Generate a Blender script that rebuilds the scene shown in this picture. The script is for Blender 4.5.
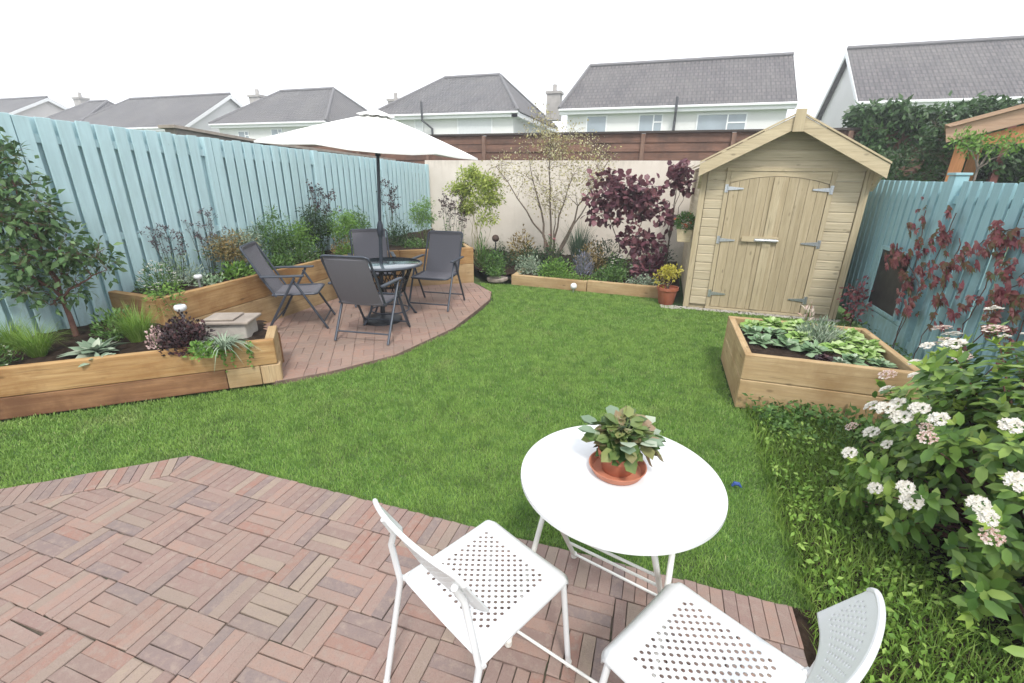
import bpy, math, random
import numpy as np
from mathutils import Matrix, Vector
PI = math.pi
R = math.radians
for o in list(bpy.data.objects): bpy.data.objects.remove(o)
scene = bpy.context.scene
C = scene.collection

# ------------------------------------------------------------ camera, sky, sun
F, PITCH, ROLL, YAW, H = 453.2, .3478, .013, .31, 1.70
ca, sa = math.cos(YAW), math.sin(YAW)
cb, sb = math.cos(PITCH), math.sin(PITCH)
cc, sc = math.cos(ROLL), math.sin(ROLL)
Rz = np.array([[ca, sa, 0], [-sa, ca, 0], [0, 0, 1]])
Bm = np.array([[1, 0, 0], [0, -sb, -cb], [0, cb, -sb]])
Cm = np.array([[cc, -sc, 0], [sc, cc, 0], [0, 0, 1]])
MC = Cm @ Bm @ Rz
cam_d = bpy.data.cameras.new('camera'); cam = bpy.data.objects.new('camera', cam_d); C.objects.link(cam)
cam_d.sensor_width = 36; cam_d.lens = F / 1024 * 36; cam_d.clip_start = .05; cam_d.clip_end = 1500
m = Matrix.Identity(4)
for i in range(3):
    m[i][0] = MC[0][i]; m[i][1] = -MC[1][i]; m[i][2] = -MC[2][i]
m[2][3] = H
cam.matrix_world = m
scene.camera = cam

w = bpy.data.worlds.new('World'); scene.world = w; w.use_nodes = True
nt = w.node_tree; nt.nodes.clear()
sky = nt.nodes.new('ShaderNodeTexSky'); sky.sky_type = 'NISHITA'; sky.sun_disc = False
SUN_EL, SUN_AZ = R(52), R(155)          # azimuth clockwise from +Y
sky.sun_elevation = SUN_EL; sky.sun_rotation = SUN_AZ; sky.dust_density = 3; sky.air_density = 1
mix = nt.nodes.new('ShaderNodeMix'); mix.data_type = 'RGBA'; mix.inputs[0].default_value = .88
mix.inputs[7].default_value = (6.9, 7.1, 7.4, 1)       # the even white cloud layer over the sky
bg = nt.nodes.new('ShaderNodeBackground'); bg.inputs[1].default_value = .123
wo = nt.nodes.new('ShaderNodeOutputWorld')
nt.links.new(sky.outputs[0], mix.inputs[6]); nt.links.new(mix.outputs[2], bg.inputs[0]); nt.links.new(bg.outputs[0], wo.inputs[0])
sd = bpy.data.lights.new('sun', 'SUN'); sd.energy = 1.5; sd.angle = R(11); sd.color = (1, .96, .9)
sun = bpy.data.objects.new('sun', sd); C.objects.link(sun)
sdir = Vector((math.sin(SUN_AZ) * math.cos(SUN_EL), math.cos(SUN_AZ) * math.cos(SUN_EL), math.sin(SUN_EL)))
sun.rotation_euler = sdir.to_track_quat('Z', 'Y').to_euler()
vs = scene.view_settings
vs.view_transform = 'Standard'; vs.look = 'None'; vs.gamma = 1; vs.use_curve_mapping = False
vs.exposure = 1.02

# ------------------------------------------------------------ helpers
def rng(s): return np.random.default_rng(s)
def lin(c):
    return tuple((x / 255 / 12.92 if x / 255 <= .04045 else ((x / 255 + .055) / 1.055) ** 2.4) for x in c)

def link(o, parent=None):
    C.objects.link(o)
    if parent is not None: o.parent = parent
    return o
def tag(o, label=None, cat=None, group=None, kind=None):
    if label: o['label'] = label
    if cat: o['category'] = cat
    if group: o['group'] = group
    if kind: o['kind'] = kind
    return o
def thing(name, label, cat, loc=(0, 0, 0), rz=0, group=None):
    o = bpy.data.objects.new(name, None); o.empty_display_size = .1
    link(o); o.location = loc; o.rotation_euler = (0, 0, rz)
    return tag(o, label, cat, group)
def copy_tree(o, parent=None):
    c = o.copy(); C.objects.link(c)
    if parent is not None: c.parent = parent
    for ch in [x for x in C.objects if x.parent == o]: copy_tree(ch, c)
    return c

class MB:
    def __init__(s): s.v = []; s.f = []; s.n = 0; s.uv = None
    def add(s, v, f):
        b = s.n
        s.v.extend([tuple(x) for x in v]); s.n += len(v)
        s.f.extend([tuple(b + i for i in q) for q in f])
        return s
    def box(s, a, b):
        x0, y0, z0 = a; x1, y1, z1 = b
        return s.add([(x0, y0, z0), (x1, y0, z0), (x1, y1, z0), (x0, y1, z0), (x0, y0, z1), (x1, y0, z1), (x1, y1, z1), (x0, y1, z1)],
                     [(0, 3, 2, 1), (4, 5, 6, 7), (0, 1, 5, 4), (1, 2, 6, 5), (2, 3, 7, 6), (3, 0, 4, 7)])
    def prism(s, poly, axis, a, b):
        # poly: 2D points; axis: extrusion axis 'x','y','z'
        def P(p, t):
            return {'x': (t, p[0], p[1]), 'y': (p[0], t, p[1]), 'z': (p[0], p[1], t)}[axis]
        n = len(poly)
        v = [P(p, a) for p in poly] + [P(p, b) for p in poly]
        f = [tuple(range(n)), tuple(range(2 * n - 1, n - 1, -1))] + [(i, (i + 1) % n, n + (i + 1) % n, n + i)[::-1] for i in range(n)]
        return s.add(v, f)
    def tube(s, pts, r, n=8, cap=True):
        pts = [Vector(p) for p in pts]
        if not hasattr(r, '__len__'): r = [r] * len(pts)
        t0 = (pts[1] - pts[0]).normalized()
        u = t0.orthogonal().normalized()
        vs_ = []
        for i, p in enumerate(pts):
            if i == 0: t = pts[1] - pts[0]
            elif i == len(pts) - 1: t = pts[-1] - pts[-2]
            else: t = pts[i + 1] - pts[i - 1]
            t.normalize()
            u = (u - t * u.dot(t))
            if u.length < 1e-5: u = t.orthogonal()
            u.normalize(); w_ = t.cross(u)
            for k in range(n):
                a = 2 * PI * k / n
                vs_.append(p + (u * math.cos(a) + w_ * math.sin(a)) * r[i])
        fs = []
        for i in range(len(pts) - 1):
            for k in range(n):
                fs.append((i * n + k, i * n + (k + 1) % n, (i + 1) * n + (k + 1) % n, (i + 1) * n + k))
        if cap:
            fs.append(tuple(range(n))[::-1]); fs.append(tuple((len(pts) - 1) * n + k for k in range(n)))
        return s.add(vs_, fs)
    def lathe(s, prof, n=32, c=(0, 0)):
        vs_ = []; m_ = len(prof)
        for k in range(n):
            a = 2 * PI * k / n
            for r_, z in prof: vs_.append((c[0] + r_ * math.cos(a), c[1] + r_ * math.sin(a), z))
        fs = []
        for k in range(n):
            for i in range(m_ - 1):
                a, b = k * m_ + i, ((k + 1) % n) * m_ + i
                fs.append((a, b, b + 1, a + 1))
        return s.add(vs_, fs)
    def build(s, name, mat=None, parent=None, smooth=False, bevel=0, loc=None, rot=None):
        me = bpy.data.meshes.new(name); me.from_pydata(s.v, [], s.f); me.update()
        if mat: me.materials.append(mat)
        if smooth: me.polygons.foreach_set('use_smooth', [True] * len(me.polygons))
        o = bpy.data.objects.new(name, me); link(o, parent)
        if loc is not None: o.location = loc
        if rot is not None: o.rotation_euler = rot
        if bevel:
            b = o.modifiers.new('bevel', 'BEVEL'); b.width = bevel; b.segments = 2; b.limit_method = 'ANGLE'; b.angle_limit = R(40)
            if not smooth:
                me.polygons.foreach_set('use_smooth', [False] * len(me.polygons))
        if smooth:
            try:
                md = o.modifiers.new('wn', 'EDGE_SPLIT'); md.split_angle = R(45)
            except Exception: pass
        return o

def npmesh(name, V, faces_flat, loop_total, mat, parent=None, smooth=False):
    """V (n,3); faces_flat 1D int array; loop_total: int (all faces same size)"""
    me = bpy.data.meshes.new(name)
    nf = len(faces_flat) // loop_total
    me.vertices.add(len(V)); me.vertices.foreach_set('co', np.asarray(V, np.float32).ravel())
    me.loops.add(len(faces_flat)); me.loops.foreach_set('vertex_index', np.asarray(faces_flat, np.int32))
    me.polygons.add(nf); me.polygons.foreach_set('loop_start', np.arange(0, nf * loop_total, loop_total, dtype=np.int32))
    try: me.polygons.foreach_set('loop_total', np.full(nf, loop_total, np.int32))
    except Exception: pass
    me.update(calc_edges=True); me.validate()
    if mat: me.materials.append(mat)
    if smooth: me.polygons.foreach_set('use_smooth', [True] * nf)
    o = bpy.data.objects.new(name, me); link(o, parent)
    return o

def unit(a): return a / np.maximum(np.linalg.norm(a, axis=-1, keepdims=True), 1e-9)
def leaves(name, P, D, U, L, W, mat, parent=None, fold=.25, droop=.2, shape='oval'):
    P = np.asarray(P, float); n = len(P); D = unit(np.asarray(D, float)); U = np.asarray(U, float)
    S = unit(np.cross(D, U)); N = unit(np.cross(S, D))
    L = np.broadcast_to(L, (n,))[:, None]; W = np.broadcast_to(W, (n,))[:, None] * .5
    if shape == 'oval':
        a = P; c = P + D * L * .5 - N * W * fold; t = P + D * L - N * L * droop
        l = P + D * L * .45 + S * W; r = P + D * L * .45 - S * W
        V = np.stack([a, l, c, r, t], 1).reshape(-1, 3)
        T = np.array([0, 3, 2, 0, 2, 1, 2, 3, 4, 2, 4, 1])
        k = 5
    else:
        a = P; c1 = P + D * L * .33 - N * W * fold; c2 = P + D * L * .72 - N * (W * fold + L * droop * .5)
        l1 = P + D * L * .25 + S * W * .85; l2 = P + D * L * .68 + S * W * .9 - N * L * droop * .4
        r1 = P + D * L * .25 - S * W * .85; r2 = P + D * L * .68 - S * W * .9 - N * L * droop * .4
        t = P + D * L - N * L * droop
        V = np.stack([a, l1, l2, t, r2, r1, c1, c2], 1).reshape(-1, 3)
        T = np.array([0, 6, 1, 0, 5, 6, 1, 6, 7, 1, 7, 2, 6, 5, 4, 6, 4, 7, 2, 7, 3, 7, 4, 3])
        k = 8
    FI = (np.arange(n)[:, None] * k + T[None]).ravel()
    return npmesh(name, V, FI, 3, mat, parent, smooth=False)
def rdir(g, n, up=.0, zs=1.):
    d = g.normal(size=(n, 3)); d[:, 2] *= zs; d = unit(d); d[:, 2] += up; return unit(d)
def blades(name, P, D, L, W, mat, parent=None, seg=3, bend=.5, g=None):
    """arching strips: P base, D initial dir, bends outward/down"""
    n = len(P); P = np.asarray(P, float); D = unit(np.asarray(D, float))
    L = np.broadcast_to(L, (n,))[:, None]; W = np.broadcast_to(W, (n,))[:, None] * .5
    bend = np.broadcast_to(bend, (n,))[:, None]
    h = D.copy(); h[:, 2] = 0; h = unit(h + 1e-6)
    S = unit(np.cross(h, np.array([0, 0, 1.])[None]))
    pts = []
    for i in range(seg + 1):
        t = i / seg
        p = P + D * L * t + (h * .35 - np.array([0, 0, 1.]) * .8) * L * bend * t * t * (.4 + .6 * t)
        wv = W * (1 - t ** 1.6) + W * .04
        pts += [p - S * wv, p + S * wv]
    V = np.stack(pts, 1).reshape(-1, 3); k = 2 * (seg + 1)
    T = np.concatenate([[2 * i, 2 * i + 1, 2 * i + 3, 2 * i + 2] for i in range(seg)])
    FI = (np.arange(n)[:, None] * k + T[None]).ravel()
    return npmesh(name, V, FI, 4, mat, parent)
def ell(g, n, c, r, shell=.55):
    d = unit(g.normal(size=(n, 3))); q = shell + (1 - shell) * g.random((n, 1)); q = np.where(g.random((n, 1)) < .25, g.random((n, 1)) ** .5, q)
    return np.array(c) + d * q * np.array(r), d
def in_poly(x, y, poly):
    inside = np.zeros(x.shape, bool); n = len(poly)
    for i in range(n):
        x0, y0 = poly[i]; x1, y1 = poly[(i + 1) % n]
        cnd = ((y0 > y) != (y1 > y)) & (x < (x1 - x0) * (y - y0) / ((y1 - y0) + 1e-12) + x0)
        inside ^= cnd
    return inside
def clip_poly(poly, clip):
    out = list(poly)
    for i in range(len(clip)):
        a = clip[i]; b = clip[(i + 1) % len(clip)]
        def side(p): return (b[0] - a[0]) * (p[1] - a[1]) - (b[1] - a[1]) * (p[0] - a[0])
        src, out = out, []
        for j in range(len(src)):
            p, q = src[j], src[(j + 1) % len(src)]; sp, sq = side(p), side(q)
            if sp >= 0: out.append(p)
            if (sp > 0) != (sq > 0) and abs(sp - sq) > 1e-12:
                t = sp / (sp - sq); out.append((p[0] + (q[0] - p[0]) * t, p[1] + (q[1] - p[1]) * t))
        if len(out) < 3: return []
    return out

# ------------------------------------------------------------ materials
def newmat(name):
    mt = bpy.data.materials.new(name); mt.use_nodes = True
    n = mt.node_tree; b = n.nodes['Principled BSDF']; return mt, n, b
def nd(n, t, **k):
    x = n.nodes.new(t)
    for a, b in k.items(): setattr(x, a, b)
    return x
def ramp(n, stops, interp='LINEAR'):
    r = nd(n, 'ShaderNodeValToRGB'); r.color_ramp.interpolation = interp
    e = r.color_ramp.elements
    e[0].position = stops[0][0]; e[0].color = (*stops[0][1], 1)
    e[1].position = stops[-1][0]; e[1].color = (*stops[-1][1], 1)
    for p, c in stops[1:-1]:
        x = e.new(p); x.color = (*c, 1)
    return r
def coords(n, scale=(1, 1, 1), kind='Object', rot=(0, 0, 0)):
    t = nd(n, 'ShaderNodeTexCoord'); mp = nd(n, 'ShaderNodeMapping'); mp.inputs['Scale'].default_value = scale
    mp.inputs['Rotation'].default_value = rot
    n.links.new(t.outputs[kind], mp.inputs[0]); return mp.outputs[0]
def noise(n, vec, sc_, det=4, rough=.55, dist=0):
    x = nd(n, 'ShaderNodeTexNoise'); x.inputs['Scale'].default_value = sc_; x.inputs['Detail'].default_value = det
    x.inputs['Roughness'].default_value = rough; x.inputs['Distortion'].default_value = dist
    n.links.new(vec, x.inputs['Vector']); return x.outputs['Fac']
def mixc(n, fac, a, b, mode='MIX'):
    x = nd(n, 'ShaderNodeMix', data_type='RGBA', blend_type=mode)
    for s, v in ((x.inputs[0], fac), (x.inputs[6], a), (x.inputs[7], b)):
        if hasattr(v, 'links') or hasattr(v, 'is_linked'): n.links.new(v, s)
        elif isinstance(v, (int, float)): s.default_value = v
        else: s.default_value = (*v, 1)
    return x.outputs[2]
def bump(n, b, h, strength=.3, dist=.01):
    x = nd(n, 'ShaderNodeBump'); x.inputs['Strength'].default_value = strength; x.inputs['Distance'].default_value = dist
    n.links.new(h, x.inputs['Height']); n.links.new(x.outputs[0], b.inputs['Normal'])
def mrange(n, v, a, b, c, d):
    x = nd(n, 'ShaderNodeMapRange'); n.links.new(v, x.inputs[0])
    for i, q in enumerate((a, b, c, d)): x.inputs[i + 1].default_value = q
    return x.outputs[0]

def leafmat(name, cols, rough=.5, trans=.25, spec=.35):
    mt, n, b = newmat(name)
    g = nd(n, 'ShaderNodeNewGeometry')
    k = len(cols)
    r = ramp(n, [(i / max(1, k - 1), c) for i, c in enumerate(cols)] if k > 1 else [(0, cols[0]), (1, cols[0])])
    v = coords(n, kind='Object')
    nz = noise(n, v, 5, 2)
    ad = nd(n, 'ShaderNodeMath', operation='ADD'); n.links.new(g.outputs['Random Per Island'], ad.inputs[0])
    n.links.new(mrange(n, nz, .3, .7, -.25, .25), ad.inputs[1])
    n.links.new(ad.outputs[0], r.inputs[0])
    n.links.new(r.outputs[0], b.inputs['Base Color'])
    b.inputs['Roughness'].default_value = rough; b.inputs['Specular IOR Level'].default_value = spec
    if trans > 0:
        t = nd(n, 'ShaderNodeBsdfTranslucent'); n.links.new(r.outputs[0], t.inputs[0])
        ms = nd(n, 'ShaderNodeMixShader'); ms.inputs[0].default_value = trans
        n.links.new(b.outputs[0], ms.inputs[1]); n.links.new(t.outputs[0], ms.inputs[2])
        n.links.new(ms.outputs[0], n.nodes['Material Output'].inputs[0])
    return mt
def plain(name, col, rough=.5, metal=0, spec=.5, nscale=8, namt=.12, bmp=0, bscale=60, coat=0):
    mt, n, b = newmat(name)
    v = coords(n)
    nz = noise(n, v, nscale, 5)
    c = mixc(n, mrange(n, nz, .3, .7, 0, 1), tuple(x * (1 - namt) for x in col), tuple(min(1, x * (1 + namt)) for x in col))
    n.links.new(c, b.inputs['Base Color']); b.inputs['Roughness'].default_value = rough
    b.inputs['Metallic'].default_value = metal; b.inputs['Specular IOR Level'].default_value = spec
    if bmp: bump(n, b, noise(n, v, bscale, 4), bmp, .004)
    return mt
def woodmat(name, light, dark, axis='x', scale=1., knots=True, rough=.75, island=.0, stain=None):
    mt, n, b = newmat(name)
    st = {'x': (.6, 9, 9), 'y': (9, .6, 9), 'z': (9, 9, .6)}[axis]
    v0 = coords(n)
    vec = v0
    g = nd(n, 'ShaderNodeNewGeometry')
    # shift the grain on each separate board
    add = nd(n, 'ShaderNodeVectorMath', operation='ADD'); sc2 = nd(n, 'ShaderNodeVectorMath', operation='SCALE')
    cmb = nd(n, 'ShaderNodeCombineXYZ')
    for i in range(3): n.links.new(g.outputs['Random Per Island'], cmb.inputs[i])
    n.links.new(cmb.outputs[0], sc2.inputs[0]); sc2.inputs['Scale'].default_value = 13.7
    n.links.new(v0, add.inputs[0]); n.links.new(sc2.outputs[0], add.inputs[1])
    mp = nd(n, 'ShaderNodeMapping'); mp.inputs['Scale'].default_value = tuple(q * scale for q in st)
    n.links.new(add.outputs[0], mp.inputs[0])
    nz = noise(n, mp.outputs[0], 2.2, 8, .62, .6)
    nz2 = noise(n, mp.outputs[0], 9, 5, .6, .3)
    c = mixc(n, mrange(n, nz, .32, .68, 0, 1), dark, light)
    c = mixc(n, mrange(n, nz2, .35, .7, 0, .4), c, tuple(x * .58 for x in dark))
    mc_ = nd(n, 'ShaderNodeMapping'); mc_.inputs['Scale'].default_value = tuple({9: 26, .6: .7}[q] for q in st); n.links.new(add.outputs[0], mc_.inputs[0])
    c = mixc(n, mrange(n, noise(n, mc_.outputs[0], 2.5, 3, .5, .2), .64, .70, 0, .6), c, tuple(x * .28 for x in dark))
    if island:
        c = mixc(n, mrange(n, g.outputs['Random Per Island'], 0, 1, 0, island), c, tuple(x * .55 for x in dark))
    if stain:
        c = mixc(n, mrange(n, noise(n, add.outputs[0], 2.3, 6, .65), .44, .64, 0, .8), c, stain)
    if knots:
        mk = nd(n, 'ShaderNodeMapping'); mk.inputs['Scale'].default_value = {'x': (3, 7, 7), 'y': (7, 3, 7), 'z': (7, 7, 3)}[axis]
        n.links.new(add.outputs[0], mk.inputs[0])
        vo = nd(n, 'ShaderNodeTexVoronoi'); vo.inputs['Scale'].default_value = 1.2
        n.links.new(mk.outputs[0], vo.inputs['Vector'])
        c = mixc(n, mrange(n, vo.outputs['Distance'], .05, .13, .55, 0), c, tuple(x * .3 for x in dark))
    n.links.new(c, b.inputs['Base Color']); b.inputs['Roughness'].default_value = rough; b.inputs['Specular IOR Level'].default_value = .25
    bump(n, b, nz2, .35, .003)
    return mt

M = {}
M['white_metal'] = plain('white_metal', (.66, .67, .68), .32, spec=.4, namt=.02)
M['cream_metal'] = plain('cream_metal', (.74, .74, .70), .4, namt=.04)
M['rubber'] = plain('rubber', (.62, .6, .55), .7)
M['sleeper'] = woodmat('sleeper', (.54, .36, .17), (.33, .18, .07), 'x', stain=(.25, .125, .045))
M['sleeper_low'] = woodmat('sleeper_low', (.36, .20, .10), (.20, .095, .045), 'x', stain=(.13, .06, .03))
M['sleeper_pale'] = woodmat('sleeper_pale', (.54, .40, .23), (.40, .275, .14), 'x', stain=(.30, .19, .09))
M['endgrain'] = woodmat('endgrain', (.56, .42, .25), (.42, .28, .15), 'z', knots=False)
M['shed_h'] = woodmat('shed_h', (.60, .52, .37), (.50, .42, .28), 'x', island=.25)
M['shed_v'] = woodmat('shed_v', (.54, .45, .30), (.42, .34, .21), 'z', island=.3)
M['shed_trim'] = woodmat('shed_trim', (.53, .45, .30), (.43, .35, .22), 'z')
M['shed_trim_x'] = woodmat('shed_trim_x', (.56, .475, .315), (.46, .375, .24), 'x')
M['brown_fence'] = woodmat('brown_fence', (.24, .135, .095), (.155, .085, .06), 'x', island=.3, stain=(.07, .045, .035))
M['brown_trim'] = woodmat('brown_trim', (.235, .15, .11), (.15, .09, .065), 'z')
M['orange_wood'] = woodmat('orange_wood', (.55, .26, .12), (.40, .17, .07), 'z')
M['pink_wood'] = woodmat('pink_wood', (.50, .34, .24), (.42, .27, .18), 'x', knots=False)
M['galv'] = plain('galv', (.58, .6, .62), .38, metal=.85, namt=.15, nscale=60)
M['frame_grey'] = plain('frame_grey', (.055, .065, .085), .42, metal=.3, namt=.1)
M['black_metal'] = plain('black_metal', (.02, .023, .028), .45, metal=.3)
M['cover_cream'] = plain('cover_cream', (.82, .82, .79), .85, namt=.03)
M['soil'] = plain('soil', (.030, .020, .014), .95, spec=.1, nscale=22, namt=.55, bmp=1, bscale=45)
M['terracotta'] = plain('terracotta', (.34, .105, .055), .7, namt=.12, nscale=14)
M['terracotta_pale'] = plain('terracotta_pale', (.44, .17, .10), .65, namt=.12, nscale=14)
M['stone'] = plain('stone', (.30, .255, .215), .85, namt=.2, nscale=9, bmp=.6)
M['stone_pale'] = plain('stone_pale', (.40, .37, .33), .85, namt=.15, nscale=9, bmp=.5)
M['bark'] = plain('bark', (.13, .10, .075), .9, namt=.35, nscale=30, bmp=.6)
M['bark_pale'] = plain('bark_pale', (.20, .165, .14), .9, namt=.4, nscale=30)
M['bark_red'] = plain('bark_red', (.14, .065, .05), .8, namt=.3, nscale=30)
M['cane'] = plain('cane', (.30, .27, .13), .6, namt=.3, nscale=20)
M['stem'] = plain('stem', (.09, .14, .04), .6, namt=.3, nscale=20)
M['stem_dark'] = plain('stem_dark', (.045, .05, .035), .6, namt=.3, nscale=20)
M['upvc'] = plain('upvc', (.78, .79, .80), .4, namt=.03)
M['drain'] = plain('drain', (.05, .052, .06), .5)
M['render_white'] = plain('render_white', (.70, .70, .69), .9, namt=.05, nscale=.7, bmp=.2, bscale=30)
M['render_pink'] = plain('render_pink', (.66, .62, .60), .9, namt=.05, nscale=.7)
M['chimney'] = plain('chimney', (.36, .34, .32), .9, namt=.15, nscale=3)
M['glassy'] = plain('glassy', (.28, .33, .37), .12, spec=.8, namt=.15, nscale=.8)
M['blind'] = plain('blind', (.60, .62, .63), .35, namt=.03)

def teal(name, col):
    mt, n, b = newmat(name)
    v0 = coords(n); g = nd(n, 'ShaderNodeNewGeometry')
    v = coords(n, (14, 14, 1.2))
    nz = noise(n, v, 1.6, 7, .65)
    c = mixc(n, mrange(n, nz, .3, .72, 0, 1), tuple(x * .86 for x in col), tuple(x * 1.10 for x in col))
    c = mixc(n, mrange(n, g.outputs['Random Per Island'], 0, 1, 0, .18), c, tuple(x * .7 for x in col))
    grime = noise(n, v0, 1.3, 5, .6)
    c = mixc(n, mrange(n, grime, .52, .75, 0, .35), c, tuple(x * q for x, q in zip(col, (.75, .72, .66))))
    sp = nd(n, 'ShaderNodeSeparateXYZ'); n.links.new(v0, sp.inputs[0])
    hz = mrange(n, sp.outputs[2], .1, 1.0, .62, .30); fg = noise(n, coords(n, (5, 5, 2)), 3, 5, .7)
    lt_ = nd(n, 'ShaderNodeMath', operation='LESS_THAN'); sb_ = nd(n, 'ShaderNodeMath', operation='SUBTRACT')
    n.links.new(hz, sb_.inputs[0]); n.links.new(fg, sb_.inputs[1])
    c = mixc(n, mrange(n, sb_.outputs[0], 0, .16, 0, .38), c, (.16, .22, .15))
    vo = nd(n, 'ShaderNodeTexVoronoi'); vo.inputs['Scale'].default_value = 7; n.links.new(coords(n, (1, 1.6, .9)), vo.inputs['Vector'])
    c = mixc(n, mrange(n, vo.outputs['Distance'], .03, .06, .55, 0), c, tuple(x * .45 for x in col))
    n.links.new(c, b.inputs['Base Color']); b.inputs['Roughness'].default_value = .65; b.inputs['Specular IOR Level'].default_value = .3
    bump(n, b, nz, .35, .004); return mt
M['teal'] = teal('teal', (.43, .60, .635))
M['teal_right'] = teal('teal_right', (.275, .455, .50))  # same paint as the left fence, its shaded side put into the colour

def wallmat():
    mt, n, b = newmat('cream_wall'); v = coords(n)
    nz = noise(n, v, 1.1, 6, .6); vs2 = coords(n, (5, 5, .5)); st = noise(n, vs2, 1.5, 5, .6)
    c = mixc(n, mrange(n, nz, .35, .65, 0, 1), (.61, .55, .475), (.69, .635, .56))
    c = mixc(n, mrange(n, st, .55, .75, 0, .35), c, (.45, .41, .33))
    sp = nd(n, 'ShaderNodeSeparateXYZ'); n.links.new(v, sp.inputs[0])
    mm = nd(n, 'ShaderNodeMath', operation='SUBTRACT'); n.links.new(mrange(n, sp.outputs[2], .1, .9, .7, .3), mm.inputs[0]); n.links.new(noise(n, v, 4, 6, .7), mm.inputs[1])
    c = mixc(n, mrange(n, mm.outputs[0], 0, .2, 0, .5), c, (.33, .31, .22))
    mt2 = nd(n, 'ShaderNodeMath', operation='SUBTRACT'); n.links.new(mrange(n, sp.outputs[2], 1.75, 2.04, .3, .62), mt2.inputs[0]); n.links.new(noise(n, coords(n, (3, 3, 1)), 3, 6, .7), mt2.inputs[1])
    c = mixc(n, mrange(n, mt2.outputs[0], 0, .2, 0, .35), c, (.40, .36, .30))
    n.links.new(c, b.inputs['Base Color']); b.inputs['Roughness'].default_value = .92
    bump(n, b, noise(n, v, 70, 4), .35, .004); return mt
M['cream_wall'] = wallmat()
def blockmat():
    mt, n, b = newmat('block_wall')
    v = coords(n)
    nz = noise(n, v, 3, 6, .6)
    c = mixc(n, mrange(n, nz, .3, .7, 0, 1), (.17, .145, .125), (.30, .265, .235))
    n.links.new(c, b.inputs['Base Color']); b.inputs['Roughness'].default_value = .95; bump(n, b, noise(n, v, 40, 4), .5, .01); return mt
M['block'] = blockmat()

def brickmat(name, cols, moss=.25, dirt=.35):
    mt, n, b = newmat(name); g = nd(n, 'ShaderNodeNewGeometry'); v = coords(n)
    k = len(cols)
    r = ramp(n, [(i / k, c) for i, c in enumerate(cols)], 'CONSTANT')
    n.links.new(g.outputs['Random Per Island'], r.inputs[0])
    nz = noise(n, v, 26, 6, .65); big = noise(n, v, 1.7, 5, .6); fine = noise(n, v, 160, 3, .6)
    c = mixc(n, mrange(n, nz, .32, .68, 0, .75), r.outputs[0], (.25, .182, .158))
    c = mixc(n, mrange(n, nz, .5, .72, 0, .5), c, (.32, .26, .215))
    c = mixc(n, mrange(n, big, .45, .68, 0, dirt), c, (.20, .17, .14))
    c = mixc(n, mrange(n, fine, .52, .72, 0, .3), c, (.12, .09, .085))
    n.links.new(c, b.inputs['Base Color']); b.inputs['Roughness'].default_value = .8; b.inputs['Specular IOR Level'].default_value = .3
    mx = nd(n, 'ShaderNodeMath', operation='ADD'); n.links.new(nz, mx.inputs[0]); n.links.new(fine, mx.inputs[1])
    bump(n, b, mx.outputs[0], .55, .003); return mt
M['brick'] = brickmat('brick', [(.285, .195, .16), (.25, .17, .145), (.205, .155, .145), (.31, .20, .16), (.265, .205, .165), (.28, .155, .12), (.19, .15, .145), (.31, .245, .19), (.265, .18, .15), (.225, .155, .135), (.28, .195, .165), (.25, .165, .143)])
M['brick_far'] = brickmat('brick_far', [(.30, .185, .14), (.33, .20, .15), (.27, .165, .13), (.29, .19, .15), (.33, .215, .165)], dirt=.5)
def jointmat():
    mt, n, b = newmat('joint_sand'); v = coords(n)
    c = mixc(n, mrange(n, noise(n, v, 7, 5, .7), .45, .62, 0, .85), (.115, .088, .072), (.05, .06, .03))
    n.links.new(c, b.inputs['Base Color']); b.inputs['Roughness'].default_value = .95; return mt
M['joint'] = jointmat()

def grassmat(name, a, bcol, c2, dry):
    mt, n, b = newmat(name); g = nd(n, 'ShaderNodeNewGeometry'); v = coords(n)
    r = ramp(n, [(0, a), (.5, bcol), (.9, c2), (1, dry)])
    n.links.new(g.outputs['Random Per Island'], r.inputs[0])
    big = noise(n, v, 1.4, 5, .62); mid = noise(n, v, 7, 4, .6)
    c = mixc(n, mrange(n, big, .40, .60, 0, .7), r.outputs[0], tuple(x * y for x, y in zip(bcol, (1.3, 1.12, 1.3))))
    c = mixc(n, mrange(n, mid, .45, .68, 0, .65), c, tuple(x * y for x, y in zip(a, (.62, .70, .72))))
    c = mixc(n, mrange(n, noise(n, v, 2.3, 4, .65), .56, .74, 0, .32), c, dry)
    n.links.new(c, b.inputs['Base Color']); b.inputs['Roughness'].default_value = .55; b.inputs['Specular IOR Level'].default_value = .3
    t = nd(n, 'ShaderNodeBsdfTranslucent'); n.links.new(c, t.inputs[0])
    ms = nd(n, 'ShaderNodeMixShader'); ms.inputs[0].default_value = .3
    n.links.new(b.outputs[0], ms.inputs[1]); n.links.new(t.outputs[0], ms.inputs[2]); n.links.new(ms.outputs[0], n.nodes['Material Output'].inputs[0])
    return mt
M['lawn'] = grassmat('lawn', (.145, .275, .048), (.208, .37, .072), (.295, .46, .12), (.42, .42, .20))
M['rough'] = grassmat('rough', (.11, .21, .035), (.16, .29, .045), (.26, .38, .07), (.36, .36, .15))
def groundmat():
    mt, n, b = newmat('ground_soil'); v = coords(n)
    c = mixc(n, mrange(n, noise(n, v, 3, 6, .6), .35, .65, 0, 1), (.07, .15, .03), (.06, .09, .025))
    n.links.new(c, b.inputs['Base Color']); b.inputs['Roughness'].default_value = .95; return mt
M['ground'] = groundmat()

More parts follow.
